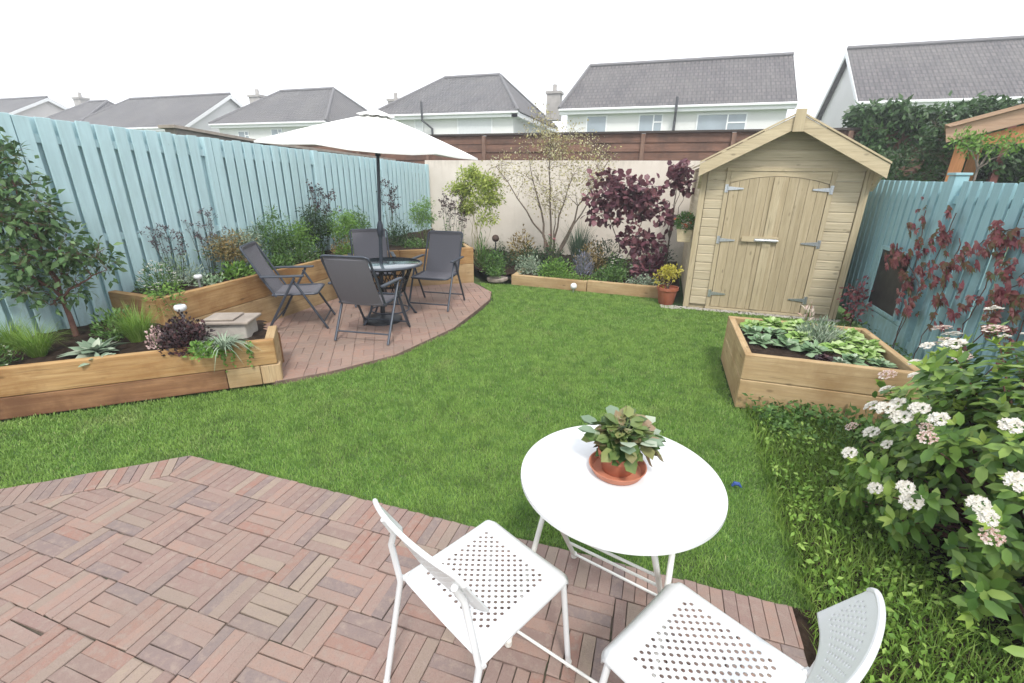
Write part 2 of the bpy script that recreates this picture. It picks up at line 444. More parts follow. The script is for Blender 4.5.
def roofmat(name, a, bb, tile=(.20, .27)):
    mt, n, b = newmat(name)
    t = nd(n, 'ShaderNodeTexCoord')
    br = nd(n, 'ShaderNodeTexBrick'); br.offset = .5; br.inputs['Scale'].default_value = 1
    br.inputs['Brick Width'].default_value = tile[0]; br.inputs['Row Height'].default_value = tile[1]
    br.inputs['Mortar Size'].default_value = .03; br.inputs['Mortar Smooth'].default_value = .3
    br.inputs['Color1'].default_value = (*a, 1); br.inputs['Color2'].default_value = (*bb, 1); br.inputs['Mortar'].default_value = (.075, .072, .078, 1)
    br.inputs['Bias'].default_value = 0
    n.links.new(t.outputs['UV'], br.inputs['Vector'])
    big = noise(n, coords(n), .6, 5, .6)
    c = mixc(n, mrange(n, big, .4, .7, 0, .35), br.outputs['Color'], (.20, .19, .175))
    n.links.new(c, b.inputs['Base Color']); b.inputs['Roughness'].default_value = .8
    # barrel of each tile and step of each course
    sx = nd(n, 'ShaderNodeSeparateXYZ'); n.links.new(t.outputs['UV'], sx.inputs[0])
    fr = nd(n, 'ShaderNodeMath', operation='FRACT'); dv = nd(n, 'ShaderNodeMath', operation='DIVIDE'); dv.inputs[1].default_value = tile[1]
    n.links.new(sx.outputs[1], dv.inputs[0]); n.links.new(dv.outputs[0], fr.inputs[0])
    sn = nd(n, 'ShaderNodeMath', operation='MULTIPLY'); sn.inputs[1].default_value = 2 * PI / tile[0] * 1
    n.links.new(sx.outputs[0], sn.inputs[0])
    si = nd(n, 'ShaderNodeMath', operation='SINE'); n.links.new(sn.outputs[0], si.inputs[0])
    sm = nd(n, 'ShaderNodeMath', operation='MULTIPLY_ADD'); n.links.new(si.outputs[0], sm.inputs[0]); sm.inputs[1].default_value = .35
    ng = nd(n, 'ShaderNodeMath', operation='MULTIPLY'); ng.inputs[1].default_value = -1; n.links.new(fr.outputs[0], ng.inputs[0])
    n.links.new(ng.outputs[0], sm.inputs[2])
    bump(n, b, sm.outputs[0], 1, .06)
    return mt
M['roof_dark'] = roofmat('roof_dark', (.10, .096, .098), (.14, .134, .136))
M['roof_red'] = roofmat('roof_red', (.10, .093, .094), (.15, .136, .134))
M['roof_smooth'] = roofmat('roof_smooth', (.115, .11, .11), (.135, .13, .13), (.25, .25))
M['ridge'] = plain('ridge', (.15, .145, .15), .8)

def slingmat():
    mt, n, b = newmat('sling'); v = coords(n, (260, 260, 260))
    ch = nd(n, 'ShaderNodeTexChecker'); ch.inputs['Scale'].default_value = 1.; ch.inputs[1].default_value = (.155, .15, .17, 1); ch.inputs[2].default_value = (.095, .093, .108, 1)
    n.links.new(v, ch.inputs[0]); n.links.new(ch.outputs[0], b.inputs['Base Color']); b.inputs['Roughness'].default_value = .7
    return mt
M['sling'] = slingmat()
def glassmat():
    mt, n, b = newmat('table_glass'); b.inputs['Base Color'].default_value = (.10, .13, .15, 1); b.inputs['Roughness'].default_value = .06
    b.inputs['Specular IOR Level'].default_value = .9; b.inputs['Coat Weight'].default_value = .6
    v = coords(n); c = mixc(n, mrange(n, noise(n, v, 5, 4), .3, .7, 0, 1), (.07, .09, .105), (.13, .16, .18)); n.links.new(c, b.inputs['Base Color'])
    return mt
M['glass'] = glassmat()
def mirrormat():
    mt, n, b = newmat('dark_mirror'); b.inputs['Roughness'].default_value = .3; b.inputs['Specular IOR Level'].default_value = .2
    v = coords(n); c = mixc(n, mrange(n, noise(n, v, 9, 5), .4, .65, 0, 1), (.012, .016, .018), (.03, .035, .036)); n.links.new(c, b.inputs['Base Color'])
    return mt
M['mirror'] = mirrormat()

# foliage colours
LF = {
 'laurel': leafmat('laurel', [(.025, .06, .018), (.045, .10, .03), (.075, .14, .05)], .35),
 'photinia': leafmat('photinia', [(.045, .10, .035), (.085, .165, .055), (.17, .26, .11)], .4),
 'lime': leafmat('lime', [(.20, .28, .04), (.34, .42, .07), (.52, .58, .17)], .5, .35),
 'limegrass': leafmat('limegrass', [(.12, .24, .03), (.19, .32, .05), (.28, .40, .09)], .5, .3),
 'cream': leafmat('cream', [(.22, .17, .08), (.36, .34, .13), (.50, .46, .26), (.58, .55, .38)], .6, .3),
 'purple': leafmat('purple', [(.075, .025, .038), (.14, .05, .068), (.26, .12, .13)], .4, .2),
 'burgundy': leafmat('burgundy', [(.022, .014, .016), (.04, .02, .024), (.09, .035, .035)], .45, .15),
 'green': leafmat('green', [(.045, .11, .022), (.08, .17, .035), (.13, .23, .06)], .5),
 'bright': leafmat('bright', [(.09, .20, .03), (.14, .28, .045), (.22, .36, .08)], .5, .3),
 'dark': leafmat('dark', [(.018, .045, .016), (.03, .07, .024), (.05, .10, .035)], .45),
 'weed': leafmat('weed', [(.12, .24, .035), (.20, .35, .055), (.33, .47, .11)], .5, .3),
 'bluegrass': leafmat('bluegrass', [(.06, .11, .06), (.09, .15, .09), (.13, .19, .12)], .5),
 'silver': leafmat('silver', [(.15, .22, .14), (.25, .33, .23), (.42, .47, .36)], .5, .2),
 'lavender': leafmat('lavender', [(.14, .16, .19), (.20, .21, .27), (.27, .28, .36)], .6, .2),
 'yellow': leafmat('yellow', [(.36, .34, .04), (.52, .46, .06), (.62, .56, .14)], .5, .3),
 'lettuce': leafmat('lettuce', [(.22, .38, .08), (.36, .52, .17), (.52, .64, .32)], .45, .3),
 'cabbage': leafmat('cabbage', [(.14, .25, .12), (.24, .36, .2), (.42, .5, .37)], .45, .2),
 'rust': leafmat('rust', [(.16, .12, .04), (.25, .18, .07), (.34, .28, .12)], .6),
 'red': leafmat('red', [(.16, .04, .05), (.28, .07, .09), (.38, .17, .16)], .45, .25),
 'redgreen': leafmat('redgreen', [(.10, .12, .04), (.17, .09, .05), (.24, .06, .06)], .45, .25),
 'white': leafmat('white', [(.58, .54, .46), (.70, .67, .60), (.76, .74, .70)], .6, .2),
 'pinkwhite': leafmat('pinkwhite', [(.45, .27, .22), (.62, .48, .42), (.72, .66, .60)], .6, .2),
 'pink': leafmat('pink', [(.42, .28, .27), (.55, .38, .36), (.62, .48, .44)], .6, .2),
 'orange': leafmat('orange', [(.45, .10, .03), (.55, .16, .05), (.6, .2, .1)], .5, .2),
 'seed': leafmat('seed', [(.06, .045, .05), (.10, .07, .08), (.14, .11, .12)], .7, .1),
 'viburnum': leafmat('viburnum', [(.06, .135, .028), (.13, .24, .045), (.30, .42, .10)], .35, .22),
 'vibtip': leafmat('vibtip', [(.20, .33, .05), (.30, .42, .07), (.38, .48, .12)], .4, .3),
}

# ------------------------------------------------------------ setting: ground, paving, lawn
g0 = MB().add([(-160, -30, -.06), (130, -30, -.06), (130, 170, -.06), (-160, 170, -.06)], [(0, 1, 2, 3)]).build('ground', M['ground'])
tag(g0, kind='structure')

PATIO = [(-5.2, -1.5), (.71, -1.5), (.71, 1.735), (-2.71, 1.735), (-5.2, -.38)]
FARP = [(-3.06, 2.80), (-2.76, 3.13), (-2.42, 3.70), (-2.24, 4.68), (-2.27, 5.5), (-2.31, 6.12), (-2.45, 6.55), (-2.97, 7.06), (-3.92, 6.33), (-4.42, 5.5), (-4.47, 3.0)]
def brick_geo(mb, poly, z, ins=.0035, h=.03):
    n = len(poly)
    if n < 3: return
    cx = sum(p[0] for p in poly) / n; cy = sum(p[1] for p in poly) / n
    A = 0
    for i in range(n): A += poly[i][0] * poly[(i + 1) % n][1] - poly[(i + 1) % n][0] * poly[i][1]
    if abs(A) < 4e-4: return
    if A < 0: poly = poly[::-1]
    def shrink(k):
        out = []
        for x, y in poly:
            dx, dy = cx - x, cy - y; l = math.hypot(dx, dy); out.append((x + dx / l * k, y + dy / l * k))
        return out
    a = shrink(.0034); t = shrink(.0034 + ins * 1.6)
    v = [(x, y, z - h) for x, y in a] + [(x, y, z - ins * .8) for x, y in a] + [(x, y, z) for x, y in t]
    f = [tuple(range(2 * n, 3 * n))]
    for i in range(n):
        j = (i + 1) % n
        f += [(i, j, n + j, n + i), (n + i, n + j, 2 * n + j, 2 * n + i)]
    mb.add(v, f)
def basket(mb, clip, x0, y0, s, nb, irange, jrange, gr, par=0, jit=.0012):
    bw = s / nb
    for i in irange:
        for j in jrange:
            ox, oy = x0 + i * s, y0 - (j + 1) * s
            for k in range(nb):
                if (i + j + par) % 2 == 0: r_ = [(ox + k * bw, oy), (ox + (k + 1) * bw, oy), (ox + (k + 1) * bw, oy + s), (ox + k * bw, oy + s)]
                else: r_ = [(ox, oy + k * bw), (ox + s, oy + k * bw), (ox + s, oy + (k + 1) * bw), (ox, oy + (k + 1) * bw)]
                q = gr.normal(0, .0018, (4, 2))
                r_ = [(p[0] + d[0], p[1] + d[1]) for p, d in zip(r_, q)]
                pl = clip_poly(r_, clip)
                if pl: brick_geo(mb, pl, gr.normal(0, jit))
gr = rng(3)
mb = MB()
dl = np.array([-2.49, -2.115]); dl /= np.linalg.norm(dl); nl = np.array([dl[1], -dl[0]])   # along the slanted edge
inn = nl if nl[1] < 0 else -nl
c0 = np.array([-2.71, 1.735])
# inner corner where both edge courses meet
bis_y = 1.535
t_ = ((bis_y - 1.735) - inn[1] * .2) / dl[1]; ic = c0 + inn * .2 + dl * t_
ie = ic + dl * 3.2
INNER = [(ie[0], -1.5), (.71, -1.5), (.71, bis_y), (ic[0], bis_y), (ie[0], ie[1])]
basket(mb, INNER, -1.27, 1.124, .2105, 4, range(-16, 10), range(-2, 13), gr)
# soldier courses
front_clip = [tuple(ic), (.71, bis_y), (.71, 1.74), tuple(c0)]
x = -2.9
while x < .75:
    wb = .052 + gr.normal(0, .0012)
    pl = clip_poly([(x, bis_y), (x + wb, bis_y), (x + wb, 1.735 + gr.normal(0, .003)), (x, 1.735 + gr.normal(0, .003))], front_clip)
    if pl: brick_geo(mb, pl, gr.normal(0, .0015))
    x += wb
diag_clip = [tuple(ie), tuple(ic), tuple(c0), tuple(c0 + dl * 3.3)]
t_ = -.3
while t_ < 3.2:
    wb = .052 + gr.normal(0, .0012)
    a = c0 + dl * t_; b_ = c0 + dl * (t_ + wb)
    a = a - dl * .0
    pl = clip_poly([tuple(a), tuple(a + inn * .2), tuple(b_ + inn * .2), tuple(b_)][::1], diag_clip)
    if pl: brick_geo(mb, pl, gr.normal(0, .0015))
    t_ += wb
tag(mb.build('brick_patio', M['brick']), kind='structure')
tag(MB().prism(PATIO, 'z', -.05, -.010).build('patio_bed', M['joint']), kind='structure')
mb = MB(); gr = rng(4)
th = R(33); ct, st_ = math.cos(th), math.sin(th)
tmp = MB()
cxp, cyp = -3.4, 5
def rot2(p, s=1): return (cxp + (p[0] - cxp) * ct - s * (p[1] - cyp) * st_, cyp + s * (p[0] - cxp) * st_ + (p[1] - cyp) * ct)
clipr = [rot2(p, -1) for p in FARP]
# FARP is nearly convex: clip in the rotated frame, then turn back
basket(tmp, clipr, cxp - .1, cyp, .2, 2, range(-16, 16), range(-16, 16), gr, jit=.0006)
tmp.v = [(*rot2(v[:2]), v[2]) for v in tmp.v]
tag(tmp.build('seating_paving', M['brick_far']), kind='structure')
tag(MB().prism(FARP, 'z', -.05, -.006).build('seating_bed', plain('seating_joint', (.17, .115, .09), .95, namt=.3)), kind='structure')

LAWN = [(-5.15, -.345), (-2.705, 1.742), (.80, 1.742), (.84, 3.63), (.70, 3.64), (.70, 4.75), (2.45, 4.9), (2.45, 6.62), (.30, 6.62), (0.02, 7.08), (-2.34, 7.17), (-2.9, 7.1), (-2.45, 6.58), (-2.26, 6.12), (-2.20, 5.5), (-2.20, 4.68), (-2.38, 3.70), (-2.72, 3.10), (-3.0, 2.78), (-5.15, 1.0)]
lawn = MB().add([(x_, y_, -.022) for x_, y_ in LAWN], [tuple(range(len(LAWN)))]).build('lawn', M['ground'])
tag(lawn, kind='structure')
def grass_patch(name, poly, dens, hmin, hmax, wd, mat, seed, parent=None, extra=None):
    g = rng(seed); xs = [p[0] for p in poly]; ys = [p[1] for p in poly]
    pts = []
    # denser near the camera, thinner far away
    N = int(dens * (max(xs) - min(xs)) * (max(ys) - min(ys)))
    x = g.uniform(min(xs), max(xs), N); y = g.uniform(min(ys), max(ys), N)
    # wobble the edge so that tufts lean over it
    e = g.normal(0, .012, (2, N))
    k = in_poly(x + e[0], y + e[1], poly)
    d = np.hypot(x, y); k &= g.random(N) < np.clip(3.0 / d, .22, 1) ** .9
    # only what the camera's wide view can reach, with a margin
    k &= (y > .1 + .35 * np.maximum(-x - 2, 0) * 0)
    x, y, d = x[k], y[k], d[k]; n = len(x)
    h = g.uniform(hmin, hmax, n); wv = wd * (1 + .22 * np.maximum(d - 2.5, 0)) * g.uniform(.7, 1.3, n)
    a = g.uniform(0, 2 * PI, n); lean = g.uniform(.15, 1.0, n) * h
    az = a + g.normal(0, .8, n) + PI / 2
    b0 = np.stack([x, y, np.full(n, -.022)], 1)
    s = np.stack([np.cos(az), np.sin(az), np.zeros(n)], 1) * wv[:, None] * .5
    tip = b0 + np.stack([np.cos(a) * lean, np.sin(a) * lean, h], 1)
    midp = b0 + np.stack([np.cos(a) * lean * .3, np.sin(a) * lean * .3, h * .6], 1)
    V = np.stack([b0 - s, b0 + s, midp + s * .85, midp - s * .85, tip], 1).reshape(-1, 3)
    T = np.array([0, 1, 2, 0, 2, 3, 3, 2, 4])
    FI = (np.arange(n)[:, None] * 5 + T[None]).ravel()
    return npmesh(name, V, FI, 3, mat, parent)
tag(grass_patch('lawn_grass', LAWN, 24000, .012, .030, .0031, M['lawn'], 11), 'short mown green lawn grass', 'grass', kind='stuff')

WEED = [(.712, .6), (.712, 1.745), (.80, 1.75), (.82, 3.62), (2.5, 3.62), (2.5, .6)]
tag(MB().prism(WEED, 'z', -.055, -.016).build('border_soil', M['soil']), kind='structure')
tag(grass_patch('rough_grass', [(.75, 1.0), (.79, 3.63), (1.45, 3.63), (1.4, 2.6), (1.35, 2.1), (1.9, 1.0)], 8000, .03, .10, .005, M['rough'], 12), 'rough longer grass beside the mown lawn', 'grass', kind='stuff')
def groundcover(name, poly, n, mat, seed, L=(.02, .05), h=.08, label=''):
    g = rng(seed); xs = [p[0] for p in poly]; ys = [p[1] for p in poly]
    x = g.uniform(min(xs), max(xs), n); y = g.uniform(min(ys), max(ys), n); k = in_poly(x, y, poly)
    # clumps
    cl = np.sin(x * 9 + seed) * np.cos(y * 8 + 2) + g.normal(0, .5, n)
    k &= cl > -.3; x, y = x[k], y[k]; n = len(x)
    z = g.uniform(-.01, h, n); P = np.stack([x, y, z], 1); D = rdir(g, n, .3)
    LL = g.uniform(*L, n)
    o = leaves(name, P, D, rdir(g, n, 1.2), LL, LL * g.uniform(.4, .75, n), mat)
    return tag(o, label, 'ground cover', kind='stuff')
groundcover('ground_cover', [(.76, 1.2), (.84, 3.6), (2.4, 3.6), (2.4, .8), (.9, .8)], 14000, LF['weed'], 21, (.012, .040), .08, 'leafy green weeds spreading between the lawn and the flowering bush')
groundcover('low_weeds', [(.9, 3.2), (.78, 3.63), (2.4, 3.63), (2.4, 2.9)], 5200, LF['green'], 22, (.025, .06), .13, 'darker green weeds at the foot of the vegetable planter')
# soil strip by the right fence, beyond the planter
STR = [(1.9, 4.9), (2.52, 4.9), (2.52, 6.7), (2.3, 6.7)]
groundcover('fence_foot_plants', STR, 900, LF['green'], 23, (.03, .06), .12, 'low green plants at the foot of the right fence')
# gravel by the shed
g = rng(31); n = 1500
x = g.uniform(.1, 2.35, n); y = g.uniform(6.55, 6.72, n); s_ = g.uniform(.006, .016, n)
mbv = MB()
for i in range(0, n):
    if x[i] < .38 or y[i] > 6.6:
        a = g.random(); r0 = s_[i]
        mbv.add([(x[i] + r0 * math.cos(a + k * PI / 2), y[i] + r0 * math.sin(a + k * PI / 2), -.01) for k in range(4)] + [(x[i], y[i], -.01 + r0)], [(0, 1, 4), (1, 2, 4), (2, 3, 4), (3, 0, 4)])
tag(mbv.build('gravel', M['stone_pale']), 'pale gravel strip along the foot of the shed', 'gravel', kind='stuff')

# ------------------------------------------------------------ fences and walls
def slat_fence(root, y0, y1, x, ztop0, ztop1, zbot, side, mat, pitch, bw, nposts, postx=True, kick=None):
    """fence along Y at x; side=+1: the garden is on the +x side"""
    npan = nposts - 1
    for p in range(npan):
        a = y0 + (y1 - y0) * p / npan; b = y0 + (y1 - y0) * (p + 1) / npan
        f0 = p / npan; f1 = (p + 1) / npan
        zt = lambda y: ztop0 + (ztop1 - ztop0) * (y - y0) / (y1 - y0) - (.0 if p == 0 else 0)
        g = rng(100 + p + int(side * 10))
        mb = MB(); y = a + .055
        while y + bw < b - .03:
            t = zt(y + bw / 2) + g.normal(0, .004) - .004 * p; dx = g.normal(0, .0015); e = g.normal(0, .002)
            xa, xb = x + side * (.038 + dx), x + side * (.056 + dx)
            mb.box((min(xa, xb), y + e, zbot + .03), (max(xa, xb), y + bw + e, t)); y += pitch
        y = a + .02
        while y < b - .02:
            t = zt(y) - .01; xa, xb = x - side * .014, x + side * .004
            mb.box((min(xa, xb), y, zbot + .03), (max(xa, xb), min(y + bw, b - .01), t)); y += pitch * .985
        mb.build('slat_panel', mat, root, bevel=.003)
        for zf in (.06, .5, .94):
            rb = MB(); zc = zbot + (zt((a + b) / 2) - .06 - zbot) * zf
            xa, xb = x + side * .006, x + side * .036
            v0 = zt(a) - zt((a + b) / 2)
            rb.add([(xa, a, zc - .035 + v0), (xb, a, zc - .035 + v0), (xb, b, zc - .035 - v0), (xa, b, zc - .035 - v0), (xa, a, zc + .035 + v0), (xb, a, zc + .035 + v0), (xb, b, zc + .035 - v0), (xa, b, zc + .035 - v0)],
                   [(0, 1, 2, 3), (7, 6, 5, 4), (0, 4, 5, 1), (1, 5, 6, 2), (2, 6, 7, 3), (3, 7, 4, 0)])
            rb.build('rail', mat, root)
    for p in range(nposts):
        yy = y0 + (y1 - y0) * p / npan
        zt = ztop0 + (ztop1 - ztop0) * p / npan
        hw = .045
        xa, xb = x - side * .03, x + side * .062
        if kick is not None and p == kick:   # the wide flat post of the right fence
            xa, xb = x - side * .03, x + side * .075; hw = .06
            MB().box((min(xa, xb), yy - hw, 0), (max(xa, xb), yy + hw, zt + .05)).build('post', mat, root, bevel=.004)
            MB().box((min(xa, xb) - .012, yy - hw - .012, zt + .052), (max(xa, xb) + .012, yy + hw + .012, zt + .075)).build('post_cap', mat, root, bevel=.004)
        else:
            MB().box((min(xa, xb), yy - hw, zbot - .3), (max(xa, xb), yy + hw, zt - .006)).build('post', mat, root, bevel=.004)

FX = -5.2
lf = thing('slat_fence', 'pale turquoise vertical board fence behind the raised beds on the left', 'fence', (FX, 2.5, 0))
def rel(root):   # children are modelled in world coordinates
    for ch in [x_ for x_ in C.objects if x_.parent == root]:
        ch.matrix_parent_inverse = Matrix.Translation(root.location).inverted()
slat_fence(lf, -1.0, 9.72, FX, 2.24, 1.955, .12, 1, M['teal'], .150, .112, 7)
rel(lf)
RX = 2.56
rf = thing('slat_fence', 'shaded teal vertical board fence with a mirror and red creeper on the right', 'fence', (RX, 5.5, 0))
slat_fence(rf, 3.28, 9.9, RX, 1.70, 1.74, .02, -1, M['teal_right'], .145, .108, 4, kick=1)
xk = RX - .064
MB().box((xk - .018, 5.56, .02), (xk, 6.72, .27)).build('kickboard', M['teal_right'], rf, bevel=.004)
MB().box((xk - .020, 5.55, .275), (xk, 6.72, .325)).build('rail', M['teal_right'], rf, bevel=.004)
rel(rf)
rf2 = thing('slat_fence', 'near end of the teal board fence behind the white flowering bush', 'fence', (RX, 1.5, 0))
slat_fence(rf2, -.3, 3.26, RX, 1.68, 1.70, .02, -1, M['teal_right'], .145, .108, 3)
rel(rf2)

WY = 9.85
wl = MB().box((-5.28, WY, -.05), (2.62, WY + .15, 2.035)).build('garden_wall', M['cream_wall'], bevel=.006)
tag(wl, 'cream rendered wall at the end of the garden', 'wall')
# brown fence beyond the wall
BY = 10.3
bf = thing('panel_fence', 'dark brown horizontal board fence rising above the cream wall', 'fence', (0, BY, 0))
for i, (xa, xb) in enumerate(((-9.4, -7.35), (-7.27, -5.45), (-5.37, -4.05), (-3.97, -2.35), (-2.27, -.62), (-.54, 1.05), (1.13, 2.95), (3.03, 4.7))):
    mb = MB(); g = rng(200 + i)
    for k in range(6):
        z0 = 1.55 + k * .168
        d = g.normal(0, .002)
        mb.add([(xa, BY + .03 + d, z0), (xb, BY + .03 + d, z0), (xb, BY + .0 + d, z0 - .0), (xa, BY + d, z0), (xa, BY + .03 + d, z0 + .176), (xb, BY + .03 + d, z0 + .176), (xb, BY + .022 + d, z0 + .176), (xa, BY + .022 + d, z0 + .176)],
               [(3, 2, 6, 7), (0, 4, 5, 1), (4, 7, 6, 5), (0, 1, 2, 3), (0, 3, 7, 4), (1, 5, 6, 2)])
    mb.build('board_panel', M['brown_fence'], bf)
    MB().box((xb, BY - .05, 1.2), (xb + .08, BY + .03, 2.55)).build('post', M['brown_trim'], bf, bevel=.004)
MB().box((-9.45, BY - .045, 2.562), (4.8, BY + .05, 2.60)).build('capping_rail', plain('cap', (.045, .035, .03), .8), bf)
rel(bf)
# neighbour's block wall, left beyond the fence
nb = MB().prism([(4.95, 0), (14.5, 0), (14.5, 1.9), (6.5, 2.15), (4.95, 2.255)], 'x', -6.55, -6.35).build('block_wall', M['block'])
tag(nb, 'grey brown block wall showing above the turquoise fence', 'wall')
MB().prism([(4.9, 2.262), (6.5, 2.157), (14.5, 1.907), (14.5, 1.947), (6.5, 2.197), (4.9, 2.30)], 'x', -6.6, -6.3).build('coping', M['stone'], nb)
nb2 = MB().box((-6.3, 10.7, 0), (-2.2, 10.85, 2.24)).build('block_wall', M['block'])
tag(nb2, 'low strip of grey wall seen between the parasol and the fence', 'wall')

# ------------------------------------------------------------ houses
def roof_face(mb_list, pts, uvs): mb_list.append((pts, uvs))
def uvmesh(name, faces, mat, parent):
    """faces: list of (pts, uvs)"""
    v = []; f = []; uv = []
    for pts, u in faces:
        b = len(v); v += pts; f.append(tuple(range(b, b + len(pts)))); uv += u
    me = bpy.data.meshes.new(name); me.from_pydata(v, [], f); me.update()
    l = me.uv_layers.new(name='UVMap')
    for i, q in enumerate(uv): l.data[i].uv = q
    me.materials.append(mat); o = bpy.data.objects.new(name, me); return link(o, parent)
def facade_window(root, x, z, w_, h_, y, panes=2, blind=False):
    f = MB()
    t = .06
    f.box((x, y - .03, z), (x + w_, y + .03, z + t)).box((x, y - .03, z + h_ - t), (x + w_, y + .03, z + h_))
    f.box((x, y - .03, z + t), (x + t, y + .03, z + h_ - t)).box((x + w_ - t, y - .03, z + t), (x + w_, y + .03, z + h_ - t))
    xm = x + w_ * (.62 if panes == 2 else .5)
    if panes > 1:
        f.box((xm - t / 2, y - .03, z + t), (xm + t / 2, y + .03, z + h_ - t))
        f.box((xm + t / 2, y - .03, z + h_ * .62), (x + w_ - t, y + .03, z + h_ * .62 + t))
    wn = f.build('window', M['upvc'], root)
    MB().box((x + t, y - .008, z + t), (x + w_ - t, y + .008, z + h_ - t)).build('pane', M['blind'] if blind else M['glassy'], wn)
    MB().box((x - .08, y - .12, z - .07), (x + w_ + .08, y + .02, z - .003)).build('sill', M['render_pink'], wn)
def house(label, x0, x1, yf, yb, ze, zr, left, right, roof, wall, windows=(), chimneys=(), pipes=(), group=None, inset=None):
    root = thing('house', label, 'house', ((x0 + x1) / 2, yf, 0), 0, group)
    yr = (yf + yb) / 2; hip = inset or (yb - yf) / 2 * .62
    MB().box((x0, yf, 0), (x1, yb, ze - .02)).build('wall', wall, root)
    ov = .38; zo = ze - .12
    xl, xr = x0 - (.28 if left == 'gable' else ov), x1 + (.28 if right == 'gable' else ov)
    y0, y1 = yf - ov, yb + ov
    rl = xl if left == 'gable' else xl + hip
    rr = xr if right == 'gable' else xr - hip
    sl = math.hypot(yr - y0, zr - zo)
    fs = [([(xl, y0, zo), (xr, y0, zo), (rr, yr, zr), (rl, yr, zr)], [(xl, 0), (xr, 0), (rr, sl), (rl, sl)]),
          ([(xr, y1, zo), (xl, y1, zo), (rl, yr, zr), (rr, yr, zr)], [(xr, 0), (xl, 0), (rl, sl), (rr, sl)])]
    if left == 'hip': fs.append(([(xl, y1, zo), (xl, y0, zo), (rl, yr, zr)], [(y1, 0), (y0, 0), (yr, sl)]))
    if right == 'hip': fs.append(([(xr, y0, zo), (xr, y1, zo), (rr, yr, zr)], [(y0, 0), (y1, 0), (yr, sl)]))
    rf_ = uvmesh('roof', fs, roof, root)
    sm = rf_.modifiers.new('thick', 'SOLIDIFY'); sm.thickness = .09; sm.offset = -1
    # ridge tiles
    rt = MB().tube([(rl, yr, zr + .01), (rr, yr, zr + .01)], .11, 8)
    if left == 'hip': rt.tube([(xl, y0, zo + .03), (rl, yr, zr)], .09, 6).tube([(xl, y1, zo + .03), (rl, yr, zr)], .09, 6)
    if right == 'hip': rt.tube([(xr, y0, zo + .03), (rr, yr, zr)], .09, 6).tube([(xr, y1, zo + .03), (rr, yr, zr)], .09, 6)
    rt.build('ridge_tiles', M['ridge'], root, smooth=True)
    for s, gx in (('l', x0), ('r', x1)):
        if (left if s == 'l' else right) == 'gable':
            d = -1 if s == 'l' else 1
            MB().prism([(yf, ze - .02), (yb, ze - .02), (yr, zr - .16)], 'x', gx - .1 * d, gx).build('gable_wall', wall, root)
            e = xl if s == 'l' else xr
            bb = MB()
            th = .24
            bb.prism([(y0, zo - th), (yr, zr - th - .06), (yr, zr - .05), (y0, zo - .02)], 'x', e - .02 * d, e + .03 * d)
            bb.prism([(y1, zo - th), (y1, zo - .02), (yr, zr - .05), (yr, zr - th - .06)], 'x', e - .02 * d, e + .03 * d)
            bb.build('bargeboard', M['upvc'], root)
    MB().box((xl + .02, y0 + .05, zo - .26), (xr - .02, yf - .002, zo - .04)).build('fascia', M['upvc'], root)
    MB().tube([(xl, y0 - .02, zo - .06), (xr, y0 - .02, zo - .06)], .06, 8).build('gutter', M['upvc'], root, smooth=True)
    if right == 'hip': MB().box((x1 + .002, y0 + .05, zo - .26), (xr - .05, y1, zo - .04)).build('fascia', M['upvc'], root)
    for (wx, wz, ww, wh, pn, bl) in windows: facade_window(root, wx, wz, ww, wh, yf - .02, pn, bl)
    for px, kind in pipes:
        p = MB()
        if kind == 'bend': p.tube([(px - .25, y0 - .1, zo + .6), (px - .25, y0 - .1, zo - .35), (px + .15, yf - .08, zo - .75), (px + .2, yf - .08, 0)], .065, 8)
        else: p.tube([(px, y0 - .1, zo + .35), (px, y0 - .1, zo - .3), (px, yf - .08, zo - .6), (px, yf - .08, 0)], .06, 8)
        p.build('downpipe', M['drain'], root, smooth=True)
    for cx_, cy_, ct_, cw in chimneys:
        ch = MB().box((cx_ - cw / 2, cy_ - .35, ze), (cx_ + cw / 2, cy_ + .35, ct_)).box((cx_ - cw / 2 - .07, cy_ - .42, ct_ + .003), (cx_ + cw / 2 + .07, cy_ + .42, ct_ + .15)).build('chimney', M['chimney'], root)
        MB().tube([(cx_, cy_, ct_ + .15), (cx_, cy_, ct_ + .55)], .13, 10).build('chimney_pot', M['chimney'], ch)
    rel(root)
    return root
house('white house with a long grey tiled roof behind the shed gable', -5.35, 4.75, 25.6, 30.8, 5.12, 7.42, 'hip', 'gable', M['roof_red'], M['render_white'],
      windows=((-4.35, 3.55, 1.05, 1.15, 1, False), (-1.75, 3.65, 1.15, 1.05, 2, False), (.95, 3.5, 2.2, 1.15, 2, False)), chimneys=(), pipes=((-.05, 'straight'),), group=None, inset=.95)
house('white gabled house with a big tiled roof at the far right of the skyline', 7.55, 19, 25.4, 31.2, 5.02, 7.55, 'gable', 'gable', M['roof_red'], M['render_white'],
      windows=((12.6, 3.4, 1.8, 1.1, 2, False),))
house('white house with a dark hipped roof and a bent black pipe beyond the parasol top', -16.7, -8.35, 25.8, 34.4, 5.12, 7.62, 'hip', 'hip', M['roof_dark'], M['render_white'],
      windows=((-14.35, 3.85, .55, 1.0, 1, True), (-11.65, 3.75, 2.1, 1.15, 1, True)), chimneys=((-7.4, 31.2, 6.6, .85),), pipes=((-13.35, 'bend'),))
house('hipped grey roof house with two small brown windows left of the parasol', -29.6, -20.9, 26.2, 34, 4.95, 7.35, 'hip', 'hip', M['roof_smooth'], M['render_white'],
      windows=((-28.0, 3.55, .95, .85, 2, False), (-25.2, 3.75, .95, .75, 2, False)), chimneys=((-29.6, 30.0, 7.0, 1.0), (-18.9, 31.5, 6.6, .9)))
house('white gable end house with a smooth grey roof over the middle of the turquoise fence', -45, -32.6, 26.2, 34.0, 4.85, 7.35, 'hip', 'gable', M['roof_smooth'], M['render_white'])
